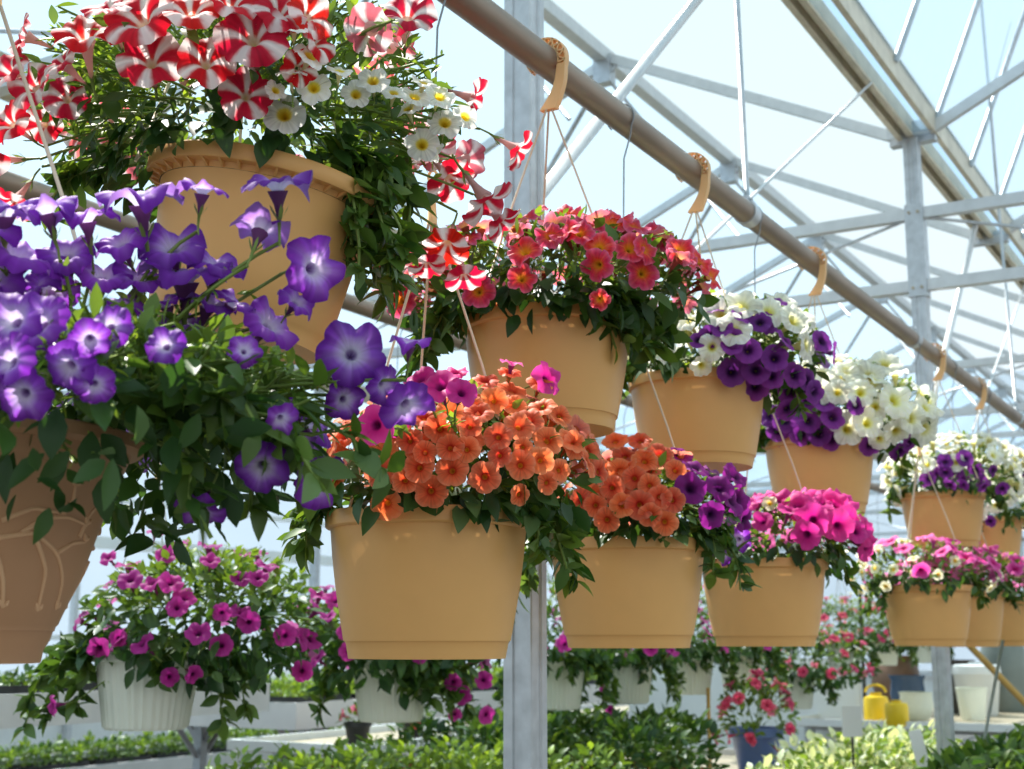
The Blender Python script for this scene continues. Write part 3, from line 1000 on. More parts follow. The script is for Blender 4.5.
yU4 = 3.69
def ch_u4(p, D):
    r, u, t = view_off(p, (PIPE_X, yU4, Z + .55))
    if r < .06 and u < .09 and t > -.1:
        return 'violet'
    if r < -.12:
        return 'violet' if u < .12 else 'cream'
    return 'cream'
bU4, _, _ = basket(yU4, Z + .545, .20, 'tan', M_TAN, 'tan basket with violet blooms left and massed white blooms right, fourth in upper row', UP,
                   (.06, .075, 0), (.235, .155, .13), .036, 480, 60, [((1, .2), .1, .12), ((-1, .2), .08, .06)], 30,
                   [('cream', *k) for k in [(820, 391, 30, (-.2, .1, 1)), (848, 429, 32, (0, 0, 1)), (868, 423, 32, (.1, .1, 1)), (861, 392, 32, (0, .2, 1)), (838, 392, 26, (-.1, .2, 1)), (870, 376, 34, (.1, .3, .9)), (845, 375, 34, (0, .5, .8)), (896, 400, 36, (.3, .2, .9)), (912, 418, 36, (.3, .1, .95)), (926, 430, 38, (.5, -.3, .8)), (885, 362, 34, (.1, .6, .7)), (930, 402, 34, (.6, .3, .7)), (897, 432, 28, (.2, -.5, .8)), (880, 440, 22, (0, -.6, .8))]]
                   + [('violet', *k) for k in [(809, 421, 26, (0, .1, 1)), (801, 434, 26, (0, 0, 1)), (819, 434, 26, (0, 0, 1)), (785, 420, 26, (-.2, .1, 1)), (833, 417, 26, (.1, .1, 1)), (797, 412, 24, (-.1, .3, 1)), (824, 402, 24, (0, .4, .9)), (778, 430, 26, (-.3, 0, .9)), (790, 445, 24, (-.1, -.3, .9)), (812, 446, 24, (0, -.4, .9)), (832, 440, 22, (.1, -.3, .9)), (768, 442, 24, (-.5, -.2, .8)), (870, 446, 22, (.1, -.4, .9)), (900, 452, 24, (.3, -.6, .7)), (910, 443, 20, (.4, -.4, .7)), (770, 415, 24, (-.5, .2, .8))]],
                   [dict(n=70, chooser=ch_u4, zmin=-.25, sep=.046, up=.15)], az0=1.9)

yU5 = 5.185
def ch_u5(p, D):
    r, u, t = view_off(p, (PIPE_X, yU5, Z + .52))
    if abs(r - .03) < .15 and u < .09 and t > 0:
        return 'violet'
    return 'cream' if rng.random() > .1 else 'lemon'
bU5, _, _ = basket(yU5, Z + .535, .20, 'tan', M_TAN, 'small tan basket with violet patch before white blooms, fifth in the upper row', UP,
                   (.05, .07, 0), (.25, .15, .15), .036, 420, 60, [((1, .2), .12, .14), ((-1, .2), .1, .1)], 26,
                   [('violet', *k) for k in [(945, 461, 18, (0, .3, 1)), (955, 471, 18, (0, .2, 1)), (965, 458, 18, (0, .4, 1)), (938, 475, 18, (0, 0, 1)), (948, 482, 18, (0, -.1, 1)), (962, 480, 18, (0, 0, 1)), (976, 470, 18, (.2, .1, 1)), (983, 484, 18, (.3, 0, 1)), (970, 488, 17, (.1, -.2, 1)), (935, 490, 17, (-.1, -.2, 1)), (950, 494, 17, (0, -.3, 1)), (940, 500, 16, (0, -.3, 1)), (928, 480, 17, (-.2, 0, 1))]],
                   [dict(n=80, chooser=ch_u5, zmin=-.5, sep=.045, up=.15)], az0=2.0)
yU6 = 5.95
bU6, _, _ = basket(yU6, Z + .50, .20, 'tan', M_TAN, 'tan basket with white blooms cut by the right picture edge, last of the upper row', UP,
                   (.0, .07, 0), (.25, .15, .18), .036, 420, 60, [((1, .2), .12, .14), ((-1, .2), .1, .16), ((-1, .5), .1, .2)], 26, [],
                   [dict(n=60, chooser=lambda p, D: 'cream' if rng.random() < .8 else 'violet', zmin=-.6, sep=.05, up=.15)], az0=2.0)

# --- orange basket
yB = 1.72
def ch_orange(y, rim, right_kind=None, right_from=.09, left_kind=None, left_to=-.12):
    def fn(p, D):
        r, u, t = view_off(p, (PIPE_X, y, rim))
        if right_kind and r > right_from and u < .14:
            return right_kind
        if left_kind and r < left_to:
            return left_kind if rng.random() < .4 else 'orange'
        return 'orange'
    return fn
bB, _, _ = basket(yB, Z + .188, .215, 'tan', M_TAN, 'large tan basket of orange blooms left of the galvanised post, lower row', LO,
                  (.045, .06, .01), (.20, .125, .11), .036, 620, 95, [((1, .1), .08, .1), ((1, .5), .06, .08), ((1, -.2), .1, .12), ((-1, .3), .06, .08), ((-1, 0), .08, .06)], 22,
                  [('orange', *k) for k in [(419, 467, 33, (-.05, 0, 1)), (452, 470, 34, (0, 0, 1)), (485, 477, 34, (.05, -.1, 1)), (431, 492, 36, (0, -.25, 1)), (450, 447, 32, (0, .1, 1)), (467, 449, 28, (.2, .1, 1)), (386, 504, 38, (-.2, -.3, 1)), (380, 472, 36, (-.2, 0, 1)), (521, 465, 32, (.1, 0, 1)), (541, 460, 28, (.3, .1, 1)), (523, 447, 22, (.1, .1, 1)), (440, 428, 32, (0, .2, 1)), (470, 426, 28, (0, .2, 1)), (498, 436, 32, (0, .3, 1)), (494, 400, 30, (0, .3, 1)), (540, 382, 30, (.2, .5, .8)), (530, 420, 30, (.1, .5, .85)), (560, 415, 28, (.3, .5, .8)), (575, 445, 30, (.6, 0, .8)), (600, 472, 30, (.8, -.1, .6)), (520, 495, 24, (.5, -.3, .8)), (548, 483, 26, (.6, -.2, .7)), (336, 475, 30, (-.6, 0, .7), 1.95), (345, 435, 28, (-.4, .3, .8)), (365, 450, 26, (-.3, .2, .9)), (455, 393, 28, (-.1, .6, .8)), (485, 380, 28, (0, .7, .6)), (510, 372, 26, (.1, .8, .5)), (450, 412, 30, (0, .4, .9)), (405, 480, 30, (-.1, 0, 1)), (470, 405, 28, (0, .4, .9)), (515, 405, 28, (.1, .4, .9)), (500, 455, 26, (.1, .1, 1)), (410, 440, 30, (-.1, .2, 1)), (425, 452, 26, (0, .1, 1)), (560, 470, 26, (.4, 0, .9)), (590, 450, 28, (.6, .3, .7))]]
                  + [('magenta', *k) for k in [(440, 385, 44, (-.2, .5, .8), 1.72), (462, 392, 34, (.2, .4, .8), 1.7), (420, 378, 36, (-.3, .6, .6), 1.76), (375, 425, 40, (-.3, 0, .9), 1.72), (548, 378, 38, (.6, .3, .7)), (372, 428, 34, (-.3, -.1, .9)), (455, 372, 30, (0, .8, .5)), (415, 395, 32, (-.3, .5, .7)), (395, 425, 28, (-.3, .3, .8)), (512, 362, 26, (.2, .9, .3))]],
                  [dict(n=70, chooser=lambda p, D: 'orange', zmin=.05, sep=.037)], az0=2.35)
yC = 2.424
bC, _, _ = basket(yC, Z + .19, .205, 'tan', M_TAN, 'tan basket of orange blooms with plum petunias at right, beside the galvanised post', LO,
                  (.02, .05, 0), (.205, .125, .11), .036, 520, 90, [((1, .1), .1, .12), ((1, .5), .06, .1), ((-1, .2), .08, .12), ((-1, -.2), .1, .14)], 20,
                  [('plum', *k) for k in [(691, 488, 36, (.1, .1, 1)), (720, 487, 34, (.3, .4, .9)), (738, 500, 34, (.6, 0, .8)), (712, 515, 30, (.2, -.2, .9)), (735, 475, 30, (.5, .5, .6)), (680, 455, 26, (.2, .7, .6)), (745, 520, 26, (.7, -.2, .6))]]
                  + [('orange', *k) for k in [(607, 520, 28, (-.1, -.2, 1)), (635, 478, 28, (0, .1, 1)), (640, 505, 30, (0, 0, 1)), (665, 522, 28, (.1, -.2, 1)), (622, 505, 26, (-.1, 0, 1)), (660, 497, 26, (.1, 0, 1)), (595, 505, 26, (-.2, 0, 1)), (650, 515, 26, (.1, -.1, 1)), (612, 487, 28, (-.1, .2, 1)), (645, 460, 28, (0, .4, .9)), (625, 455, 28, (-.1, .5, .8)), (660, 455, 28, (.1, .5, .8)), (600, 470, 26, (-.3, .3, .9)), (676, 470, 26, (.2, .3, .9)), (640, 440, 28, (0, .7, .7)), (615, 440, 28, (-.2, .7, .6)), (580, 500, 26, (-.5, 0, .8)), (585, 480, 24, (-.4, .2, .9)), (650, 485, 26, (.1, .2, 1)), (673, 500, 26, (.1, 0, 1)), (620, 470, 26, (0, .3, 1))]],
                  [dict(n=40, chooser=ch_orange(yC, Z + .19, 'plum', .12), zmin=.0, sep=.04)], az0=2.3)
yD = 3.198
def ch_d(p, D):
    r, u, t = view_off(p, (PIPE_X, yD, Z + .19))
    if r < -.08:
        return 'plum' if rng.random() < .5 else None
    if u < .02 and t > 0:
        return None
    return 'magenta'
bD, _, _ = basket(yD, Z + .19, .205, 'tan', M_TAN, 'tan basket of hot pink petunias just right of the orange-and-plum basket, lower row', LO,
                  (.045, .045, 0), (.215, .11, .1), .034, 460, 90, [((1, .1), .08, .08), ((-1, .2), .06, .08)], 34,
                  [('magenta', *k) for k in [(812, 520, 36, (-.4, -.2, .9)), (832, 505, 34, (.1, .3, .9)), (798, 505, 34, (-.2, .5, .8)), (850, 520, 34, (.4, .1, .9)), (865, 530, 32, (.7, 0, .7)), (820, 498, 34, (0, .7, .7)), (780, 500, 30, (-.3, .6, .7)), (845, 500, 32, (.3, .6, .7)), (806, 535, 30, (-.5, -.4, .7)), (838, 525, 32, (.1, 0, 1)), (868, 548, 28, (.8, -.3, .5)), (765, 497, 24, (-.3, .8, .5))]]
                  + [('purple', 738, 540, 28, (-.4, -.3, .7)), ('purple', 722, 555, 26, (-.6, -.5, .5)), ('lemon', 770, 503, 16, (0, .3, .9))],
                  [dict(n=44, chooser=ch_d, zmin=.1, sep=.042)], az0=2.3)
def ch_pink(y, white):
    def fn(p, D):
        r, u, t = view_off(p, (PIPE_X, y, Z + .19))
        if r < -.16:
            return 'lemon'
        if u < .035 and t > 0:
            return 'lemon' if rng.random() < .06 else None
        return 'lemon' if rng.random() < white else 'pink'
    return fn
yE = 4.862
bE, _, _ = basket(yE, Z + .185, .205, 'tan', M_TAN, 'tan basket of bright pink petunias with cream blooms at left, fifth in lower row', LO,
                  (-.01, .05, 0), (.24, .115, .13), .034, 430, 90, [((-1, .2), .1, .1), ((-1, .5), .08, .12), ((1, .2), .06, .08)], 24, [],
                  [dict(n=62, chooser=ch_pink(yE, .1), zmin=-.5, sep=.05)], az0=2.3)
yF = 5.44
bF, _, _ = basket(yF, Z + .18, .205, 'tan', M_TAN, 'tan basket of pink petunias half hidden behind the fifth lower pot', LO,
                  (.04, .055, 0), (.24, .115, .12), .034, 420, 90, [((1, .2), .06, .08)], 24, [], [dict(n=50, chooser=ch_pink(yF, .06), zmin=-.1, sep=.05)], az0=2.3)
yG = 6.12
bG, _, _ = basket(yG, Z + .18, .205, 'tan', M_TAN, 'tan basket of pink petunias cut by right picture edge, last in lower row', LO,
                  (.04, .055, 0), (.24, .11, .12), .034, 420, 90, [((1, .2), .06, .08)], 20, [], [dict(n=46, chooser=ch_pink(yG, .1), zmin=-.1, sep=.05)], az0=2.3)

# ------------------------------------------------------------------ second row: white baskets
W_X = -2.68
W_PIPE_Z = 2.36
wl = [
    (2.70, -.03, .15, 'white ribbed basket of magenta petunias, largest and leftmost of the white baskets', (.15, .09), (.31, .19, .2), 'cerise', 30),
    (3.82, -.066, .143, 'white ribbed basket of magenta petunias hanging below the large orange basket', (.0, .08), (.33, .19, .2), 'cerise', 38),
    (4.98, -.076, .135, 'white ribbed basket just right of the galvanised post, lower half showing', (.04, .10), (.33, .24, .18), 'cerise', 26),
    (5.66, -.079, .13, 'white ribbed basket directly below the tan orange-and-plum basket', (.04, .10), (.33, .24, .18), 'cerise', 26),
    (6.38, -.063, .135, 'white ribbed basket hanging under the gap between the two middle tan pots', (.04, .10), (.33, .24, .18), 'cerise', 24),
    (7.10, -.065, .13, 'white ribbed basket above the blue pot', (.04, .10), (.33, .24, .18), 'cerise', 22),
    (8.00, -.2, .125, 'white ribbed basket of rose pink petunias hung low before the white partition', (.1, .05), (.36, .26, .14), 'rose', 46),
    (9.0, -.02, .12, 'white ribbed basket of rose pink petunias hanging left of the far post', (.0, .08), (.36, .24, .16), 'rose', 40),
    (10.0, .02, .12, 'white ribbed basket of rose pink petunias hanging behind the far post', (.0, .06), (.36, .22, .16), 'rose', 26),
    (11.2, .02, .12, 'white ribbed basket with dark foliage hanging right of the far post', (.0, .06), (.34, .2, .16), 'plum', 20),
]
for i, (y, zb, R, label, off, el, kind, nf) in enumerate(wl):
    H = .2
    def ch_w(p, D, kind=kind):
        if kind == 'rose' and rng.random() < .14:
            return 'white'
        return kind
    keys = []
    if i == 0:
        keys = [('cerise', *k) for k in [(130, 579, 24, (0, .7, .7)), (167, 554, 24, (0, .6, .7)), (108, 557, 20, (-.3, .6, .7)), (171, 582, 26, (.3, .6, .7)), (177, 607, 22, (.2, .4, .9)), (118, 638, 18, (0, .1, 1)), (152, 690, 17, (.1, 0, 1)), (170, 677, 20, (.4, .1, .9)), (249, 622, 22, (.2, 0, 1)), (285, 635, 24, (.1, .3, 1)), (302, 671, 24, (0, 0, 1)), (194, 675, 20, (.7, -.3, .5)), (52, 706, 20, (-.6, -.2, .4)), (222, 612, 20, (.2, .3, .9)), (240, 578, 20, (.2, .6, .7)), (258, 577, 20, (.3, .6, .7)), (210, 560, 22, (.2, .7, .6)), (155, 532, 18, (0, .8, .4))]]
    if i == 1:
        keys = [('cerise', *k) for k in [(453, 682, 18, (0, 0, 1)), (462, 695, 20, (.2, 0, .9)), (484, 680, 20, (.3, .2, .9)), (487, 715, 18, (.5, 0, .8)), (420, 655, 18, (0, .2, .9)), (455, 715, 14, (.2, -.3, .9)), (345, 630, 20, (-.3, .2, .9)), (335, 600, 20, (-.2, .4, .9))]]
    if i == 3:
        keys = [('cerise', *k) for k in [(607, 690, 15, (0, 0, 1)), (618, 691, 13, (.1, 0, 1)), (610, 710, 11, (0, -.3, 1))]]
    basket(y, Z + zb, H, 'white', M_WHITEPOT, label, LO, (off[0], off[1], 0), el, .05 if i < 2 else .045, 1500 if i < 2 else 800, 90,
           [((1, .3), .1, .2), ((-1, .3), .12, .2), ((.4, 1), .05, .1), ((1, -.2), .14, .18)] + ([((1, .6), .05, .16), ((.8, 1), .04, .14)] if i == 1 else []) + ([((-1, .6), .06, .18), ((-1, 0), .2, .22)] if i == 0 else []),
           30 if i < 2 else 12, keys, [dict(n=nf, chooser=ch_w, zmin=-.4, sep=.07, up=.8)], R=R, x=W_X, pipe_z=W_PIPE_Z, az0=2.0 + i, wire_mat=M_WHITE)

# ------------------------------------------------------------------ greenhouse frame
def conduit(name, x, z, y0, y1, r, joints):
    mb = MB((x, 0, z))
    mb.tube([(x, y0, z), (x, (y0 + y1) / 2, z), (x, y1, z)], r, 20)
    o = mb.build(name, M_PIPE, None, angle=50)
    o['kind'] = 'structure'
    for y in joints:
        mj = MB((x, 0, z))
        mj.tube([(x, y - .022, z), (x, y + .022, z)], r + .0035, 20)
        mj.box((x - .008, y - .012, z + r), (x + .008, y + .012, z + r + .018))
        mj.tube([(x - .016, y, z + r + .01), (x + .016, y, z + r + .01)], .004, 8)
        mj.build('pipe_clamp', M_GALV, o, angle=40)
    return o
conduit('basket_pipe', PIPE_X, PIPE_Z, -1.5, 15, PIPE_R, [3.17, 4.86, 6.9])
conduit('basket_pipe', W_X, W_PIPE_Z, 0, 16, PIPE_R, [])

GX, GZ = -1.41, 3.57            # gutter line
POSTS = [-1.21, 2.49, 6.19, 9.89, 13.59, 17.29, 20.99]
RIDGE_DX, RIDGE_DZ = 1.6, .776


def post(x, y, top):
    mb = MB((x, y, 0))
    s = .034
    # rolled section: square tube with a groove down each face
    prof = []
    for (sx, sy) in ((1, 0), (0, 1), (-1, 0), (0, -1)):
        d = np.array([sx, sy]); t = np.array([-sy, sx])
        for (u, w) in ((-.92, 1), (-.34, 1), (-.26, .86), (.26, .86), (.34, 1), (.92, 1)):
            prof.append(d * s * w + t * s * u)
    prof = np.array(prof)
    k = len(prof)
    v = np.concatenate([np.column_stack([prof + [x, y], np.full(k, z)]) for z in (0, top)])
    f = [(i, (i + 1) % k, k + (i + 1) % k, k + i) for i in range(k)] + [tuple(range(k, 2 * k))]
    mb.add(v, f)
    o = mb.build('post', M_GALV, None)
    o['kind'] = 'structure'
    ms = MB((x, y, 0))
    ms.box((x - .041, y - .041, 2.80), (x + .041, y + .041, 3.24))
    ms.build('post_sleeve', M_GALV, o)
    mk = MB((x, y, 0))
    for dz in (2.84, 3.2):
        for sx in (-1, 1):
            mk.tube([(x + sx * .02, y - .049, dz), (x + sx * .02, y - .038, dz)], .007, 6)
    mk.build('bolt', M_GALV_D, o)
    mc = MB((x, y, 0))
    mc.box((x - .10, y - .006, top - .02), (x + .11, y + .05, top + .05))
    mc.box((x - .10, y - .05, top + .0), (x + .11, y - .044, top + .07))
    mc.build('gutter_bracket', M_GALV, o)


def gutter(x, z, y0, y1):
    mb = MB((x, 0, z))
    for (xa, xb, za, zb) in ((-.062, -.036, 0, .012), (-.062, -.055, .013, .09), (-.044, -.037, .013, .05), (-.036, .000, .045, .055), (-.006, .001, .0, .044), (.002, .020, 0, .012), (.013, .020, .013, .09)):
        mb.box((x + xa, y0, z + za), (x + xb, y1, z + zb))
    o = mb.build('gutter', M_GUTTER)
    o['kind'] = 'structure'
    ms = MB((x, 0, z))
    ms.box((x + .021, y0, z + .012), (x + .092, y1, z + .016))
    ms.build('clear_strip', M_GLASS, o)
    mr = MB((x, 0, z))
    mr.box((x + .093, y0, z + .01), (x + .118, y1, z + .07))
    mr.box((x + .106, y0, z + .0705), (x + .117, y1, z + .13))
    mr.build('eave_rail', M_GUTTER, o)


gutter(GX, GZ, -4, 22)
for y in POSTS:
    post(GX, y, GZ)

RAFT_Y = [2.49 + 1.85 * k for k in range(-2, 11)]
for y in RAFT_Y:
    for sgn in (-1, 1):
        mb = MB((GX, y, GZ))
        mb.bar((GX + sgn * .09 - (0 if sgn < 0 else -.0), y, GZ + .03), (GX + sgn * RIDGE_DX, y, GZ + RIDGE_DZ), .035, .05)
        struct(mb, 'strut', M_ALU)
    if y not in POSTS and all(abs(y - p) > .1 for p in POSTS):
        mb = MB((GX, y, GZ))
        mb.box((GX - .12, y - .006, GZ - .03), (GX + .10, y + .05, GZ + .04))
        struct(mb, 'joint_plate', M_GALV)
# ridge purlin to the left with node brackets
mb = MB((GX - RIDGE_DX, 0, GZ + RIDGE_DZ))
mb.bar((GX - RIDGE_DX, -4, GZ + RIDGE_DZ), (GX - RIDGE_DX, 22, GZ + RIDGE_DZ), .07, .07)
mb.bar((GX - RIDGE_DX - .04, -4, GZ + RIDGE_DZ + .045), (GX - RIDGE_DX - .04, 22, GZ + RIDGE_DZ + .045), .05, .02)
struct(mb, 'ridge_purlin', M_ALU)
for y in RAFT_Y:
    x, z = GX - RIDGE_DX, GZ + RIDGE_DZ
    mb = MB((x, y, z))
    mb.box((x - .05, y - .035, z - .16), (x + .05, y + .035, z - .02))
    mb.tube([(x + .05, y, z - .1), (x + .08, y, z - .06), (x + .05, y, z - .03)], .008, 6)
    struct(mb, 'purlin_bracket', M_GALV, angle=40)
    # web members hanging from the purlin to the lower chord level, and the slope beyond
    mb = MB((x, y, z))
    mb.bar((x - .02, y, z - .05), (x - 1.6, y, GZ + .02), .04, .05)
    struct(mb, 'rafter', M_ALU)
    mb = MB((x, y, z))
    mb.tube([(x, y, z - .1), (x - .75, y, 3.2)], .014, 8)
    struct(mb, 'web_rod', M_GALV, smooth=True)
    mb = MB((x, y, z))
    mb.tube([(x, y, z - .1), (x + .75, y, 3.2)], .009, 8)
    struct(mb, 'web_rod', M_GALV, smooth=True)
# trusses across the house at every post
for y in POSTS:
    for z, nm in ((3.2, 'truss_chord'), (2.855, 'truss_chord')):
        mb = MB((GX, y, z))
        mb.bar((-8.2, y, z), (5.0, y, z), .05, .052)
        struct(mb, nm, M_ALU)
    for k in range(-5, 4):
        xa = GX + k * 1.2
        mb = MB((GX, y, 3))
        if k % 2:
            mb.tube([(xa, y, 2.87), (xa + 1.2, y, 3.19)], .008, 6)
        else:
            mb.tube([(xa, y, 3.19), (xa + 1.2, y, 2.87)], .008, 6)
        struct(mb, 'truss_web', M_GALV, smooth=True)
# braces in the line of the posts
for k in range(len(POSTS) - 1):
    y0 = POSTS[k]
    mb = MB((GX, y0, 2))
    mb.tube([(GX - .02, y0 + .03, CAM_Z + .93), (GX - .02, y0 + 1.55, GZ)], .016, 10)
    struct(mb, 'knee_brace', M_ALU, smooth=True)
    mb = MB((GX, y0, 2))
    mb.tube([(GX + .02, y0 + .9, 2.3), (GX + .02, y0 + 2.95, GZ)], .006, 8)
    struct(mb, 'sway_rod', M_ALU, smooth=True)
# hanger rods carrying the pipe
for y in (3.17, 6.9, -.6):
    mb = MB((PIPE_X, y, PIPE_Z))
    mb.tube([(PIPE_X, y, PIPE_Z + .04), (PIPE_X - .03, y - .02, 4.6)], .008, 8)
    struct(mb, 'hanger_rod', M_GALV, smooth=True)

# next bays to the left: a gutter, its posts and the film slopes
for gx in (-4.61, -7.81):
    mb = MB((gx, 0, GZ))
    mb.box((gx - .12, -4, GZ), (gx + .12, 22, GZ + .09))
    struct(mb, 'gutter', M_GALV_D)
    mb = MB((gx - 1.6, 0, GZ))
    mb.bar((gx - 1.6, -4, GZ + RIDGE_DZ), (gx - 1.6, 22, GZ + RIDGE_DZ), .06, .06)
    struct(mb, 'ridge_purlin', M_ALU)
    for y in RAFT_Y:
        mb = MB((gx, y, GZ))
        mb.bar((gx - .05, y, GZ + .05), (gx - 1.6, y, GZ + RIDGE_DZ), .035, .05)
        struct(mb, 'rafter', M_ALU)
for gx in (-7.81,):
    for y in POSTS[1:]:
        mb = MB((gx, y, 0))
        mb.box((gx - .035, y - .035, 0), (gx + .035, y + .035, GZ))
        struct(mb, 'post', M_GALV)

def sheet(name, pts_a, pts_b, mat, nseg=1):
    """thin sheet between two parallel polylines"""
    mb = MB((0, 0, 0))
    k = len(pts_a)
    mb.add(list(pts_a) + list(pts_b), [(i, i + 1, k + i + 1, k + i) for i in range(k - 1)])
    return struct(mb, name, mat, smooth=True)
y0, y1 = -4, 22
rx, rz = GX - RIDGE_DX, GZ + RIDGE_DZ + .06
def slope(name, xa, za, xb, zb):
    return sheet(name, [(xa, y0, za), (xb, y0, zb)], [(xa, y1, za), (xb, y1, zb)], M_FILM)
slope('roof_film', rx, rz, -4.61, GZ + .1)
slope('roof_film', -4.61, GZ + .1, -6.21, rz)
slope('roof_film', -6.21, rz, -7.81, GZ + .1)
slope('roof_film', -7.81, GZ + .1, -9.41, rz)
slope('roof_film', -9.41, rz, -11.0, GZ + .1)
# the arch to the right of the gutter
AX = [(0, 0), (.27, .66), (.54, 1.3), (.85, 1.75), (1.3, 2.1), (1.9, 2.3), (2.6, 2.36)]
ax0 = AX[0]
AX = [(x - ax0[0] + GX + .125, z - ax0[1] + GZ + .1) for x, z in AX]
sheet('roof_film', [(x, y0, z) for x, z in AX], [(x, y1, z) for x, z in AX], M_FILM)
for k in range(-2, 26):
    y = 2.49 + .742 * k
    mb = MB((GX, y, GZ))
    mb.tube([(x - .004, y, z - .02) for x, z in AX], .014, 8)
    struct(mb, 'hoop', M_GALV, smooth=True)

# floor and walls
mb = MB((0, 0, 0))
mb.box((-40, -30, -.1), (40, 60, 0))
struct(mb, 'floor', M_FLOOR)
mb = MB((-11, 0, 0))
mb.box((-11.04, -4, 0), (-11, 22, .55))
struct(mb, 'wall_left', M_WHITE)
sheet('wall_left', [(-11, -4, .55), (-11, -4, GZ + .1)], [(-11, 22, .55), (-11, 22, GZ + .1)], M_FILM)
for y in np.arange(-3.0, 22.1, 1.85):
    mb = MB((-11, y, 0))
    mb.box((-10.99, y - .03, 0), (-10.92, y + .03, GZ))
    struct(mb, 'wall_stud', M_ALU)
for z, h in ((.56, .08), (1.25, .05), (2.2, .12), (2.7, .05), (3.5, .1)):
    mb = MB((-11, 0, z))
    mb.box((-10.99, -4, z), (-10.90, 22, z + h))
    struct(mb, 'wall_rail', M_WHITE)
mb = MB((0, 22, 0))
mb.box((-11, 22, 0), (5, 22.05, .7))
struct(mb, 'wall_back', M_WHITE)
sheet('wall_back', [(-11, 22, .7), (-11, 22, 5.4)], [(5, 22, .7), (5, 22, 5.4)], M_FILM)
for x in np.arange(-10.9, 5, 1.2):
    mb = MB((x, 22, 0))
    mb.box((x - .03, 21.92, 0), (x + .03, 21.99, 4.4))
    struct(mb, 'wall_stud', M_ALU)
for z in (.7, 1.7, 2.7, 3.57):
    mb = MB((0, 22, z))
    mb.box((-11, 21.9, z), (5, 21.98, z + .07))
    struct(mb, 'wall_rail', M_ALU)


# ------------------------------------------------------------------ benches and what stands on them
def bench(name, x0, x1, y0, y1, top, bh, label, step=2.3, strutted=True, mat=None, cat='bench'):
    root = empty(name, ((x0 + x1) / 2, (y0 + y1) / 2, 0))
    tag(root, label, cat)
    org = root.location
    mat = mat or M_BOARD
    for (xa, xb, ya, yb, nm) in ((x1 - .025, x1, y0, y1, 'side_board'), (x0, x0 + .025, y0, y1, 'side_board'), (x0 + .025, x1 - .025, y0, y0 + .025, 'end_board'), (x0 + .025, x1 - .025, y1 - .025, y1, 'end_board')):
        mb = MB(org)
        mb.box((xa, ya, top - bh), (xb, yb, top))
        mb.build(nm, mat, root)
    mb = MB(org)
    mb.box((x0 + .025, y0 + .025, top - .055), (x1 - .025, y1 - .025, top - .035))
    mb.build('bench_top', M_GALV_D, root)
    ys = np.arange(y0 + .35, y1 - .1, step)
    for y in ys:
        for x in ((x0 + .22, x1 - .22) if strutted else (x0 + .06, x1 - .06)):
            mb = MB(org)
            mb.box((x - .03, y - .03, 0), (x + .03, y + .03, top - .056))
            lg = mb.build('leg', M_GALV, root)
            if strutted:
                for (sx, sy) in ((0, -1), (0, 1), (1, 0), (-1, 0)):
                    ms = MB(np.array(org))
                    h = .3 if sy else .2
                    ms.bar((x + sx * .03, y + sy * .03, top - .06 - h), (x + sx * (.03 + h * .8), y + sy * (.03 + h * .9), top - .07), .025, .03, up=(0.3, 0.2, 1))
                    ms.build('brace', M_GALV, lg)
        mb = MB(org)
        mb.box((x0 + .08, y - .02, top - .095), (x1 - .08, y + .02, top - .056))
        mb.build('cross_bar', M_GALV, root)
    mb = MB(org)
    mb.box((x1 - .24, y0 + .3, .42), (x1 - .2, y1 - .3, .46))
    mb.build('rail', M_GALV, root)
    return root


def bush(mb, c, r, h, n, leaf, dark=.0, lime=.3, white=0.0):
    D = unit(rng.normal(size=(n, 3)) + np.array([0, 0, .4]))
    D[:, 2] = np.abs(D[:, 2])
    rr = rng.uniform(.4, 1, n) ** .6
    pos = np.array(c) + D * np.array([r, r, h]) * rr[:, None]
    dirs = unit(D * .8 + rng.normal(size=(n, 3)) * .5)
    nrm = unit(rng.normal(size=(n, 3)) * .5 + np.array([0, 0, 1]))
    Ls = leaf * rng.uniform(.5, 1.1, n)
    col = greens(n, np.clip(rng.normal(lime, .2, n), 0, 1))
    col = col * (1 - dark)
    if white:
        k = rng.random(n) < white
        col[k] = lin((226, 232, 200))
    leaves(mb, pos, dirs, nrm, Ls, Ls * .55, col, droop=.25)
    for _ in range(4):
        a = rng.uniform(0, 2 * PI)
        mb.tube([c, np.array(c) + np.array([math.cos(a) * r * .4, math.sin(a) * r * .4, h * .7])], [.004, .002], 5, 1)


def potted(name, loc, R, H, potmat, label, cat, r, h, n, leaf, group=None, blooms=None, **kw):
    root = empty(name, loc)
    tag(root, label, cat, group)
    mb = MB(loc)
    mb.lathe([(.6 * R, 0), (.68 * R, 0), (.9 * R, .78 * H), (.92 * R, .8 * H), (R, .81 * H), (R, H), (.92 * R, H), (.86 * R, .8 * H)], loc, 28)
    mb.build('pot', potmat, root, angle=40)
    ms = MB(loc)
    ms.lathe([(.001, .9 * H), (.86 * R, .88 * H)], loc, 20, closed_bottom=False)
    ms.build('soil', M_SOIL, root)
    mf = MB(loc)
    bush(mf, np.array(loc) + [0, 0, .85 * H], r, h, n, leaf, **kw)
    mf.build('foliage', [M_LEAF, M_STEM], root, smooth=True, colour=True)
    if blooms:
        kind, k, sc = blooms
        for _ in range(k):
            D = unit(rng.normal(size=3) + np.array([0, 0, .5]))
            if D[2] < -.3:
                D[2] *= -1
            p = np.array(loc) + [0, 0, .85 * H] + D * np.array([r, r, h]) * 1.02
            put_flower(root, kind, p, unit(D + rng.normal(size=3) * .3), sc)
    return root


def copy_tree(o, loc):
    c = o.copy(); COL.objects.link(c); c.location = loc
    for ch in o.children:
        d = ch.copy(); COL.objects.link(d); d.parent = c
        for g in ch.children:
            e = g.copy(); COL.objects.link(e); e.parent = d
    return c


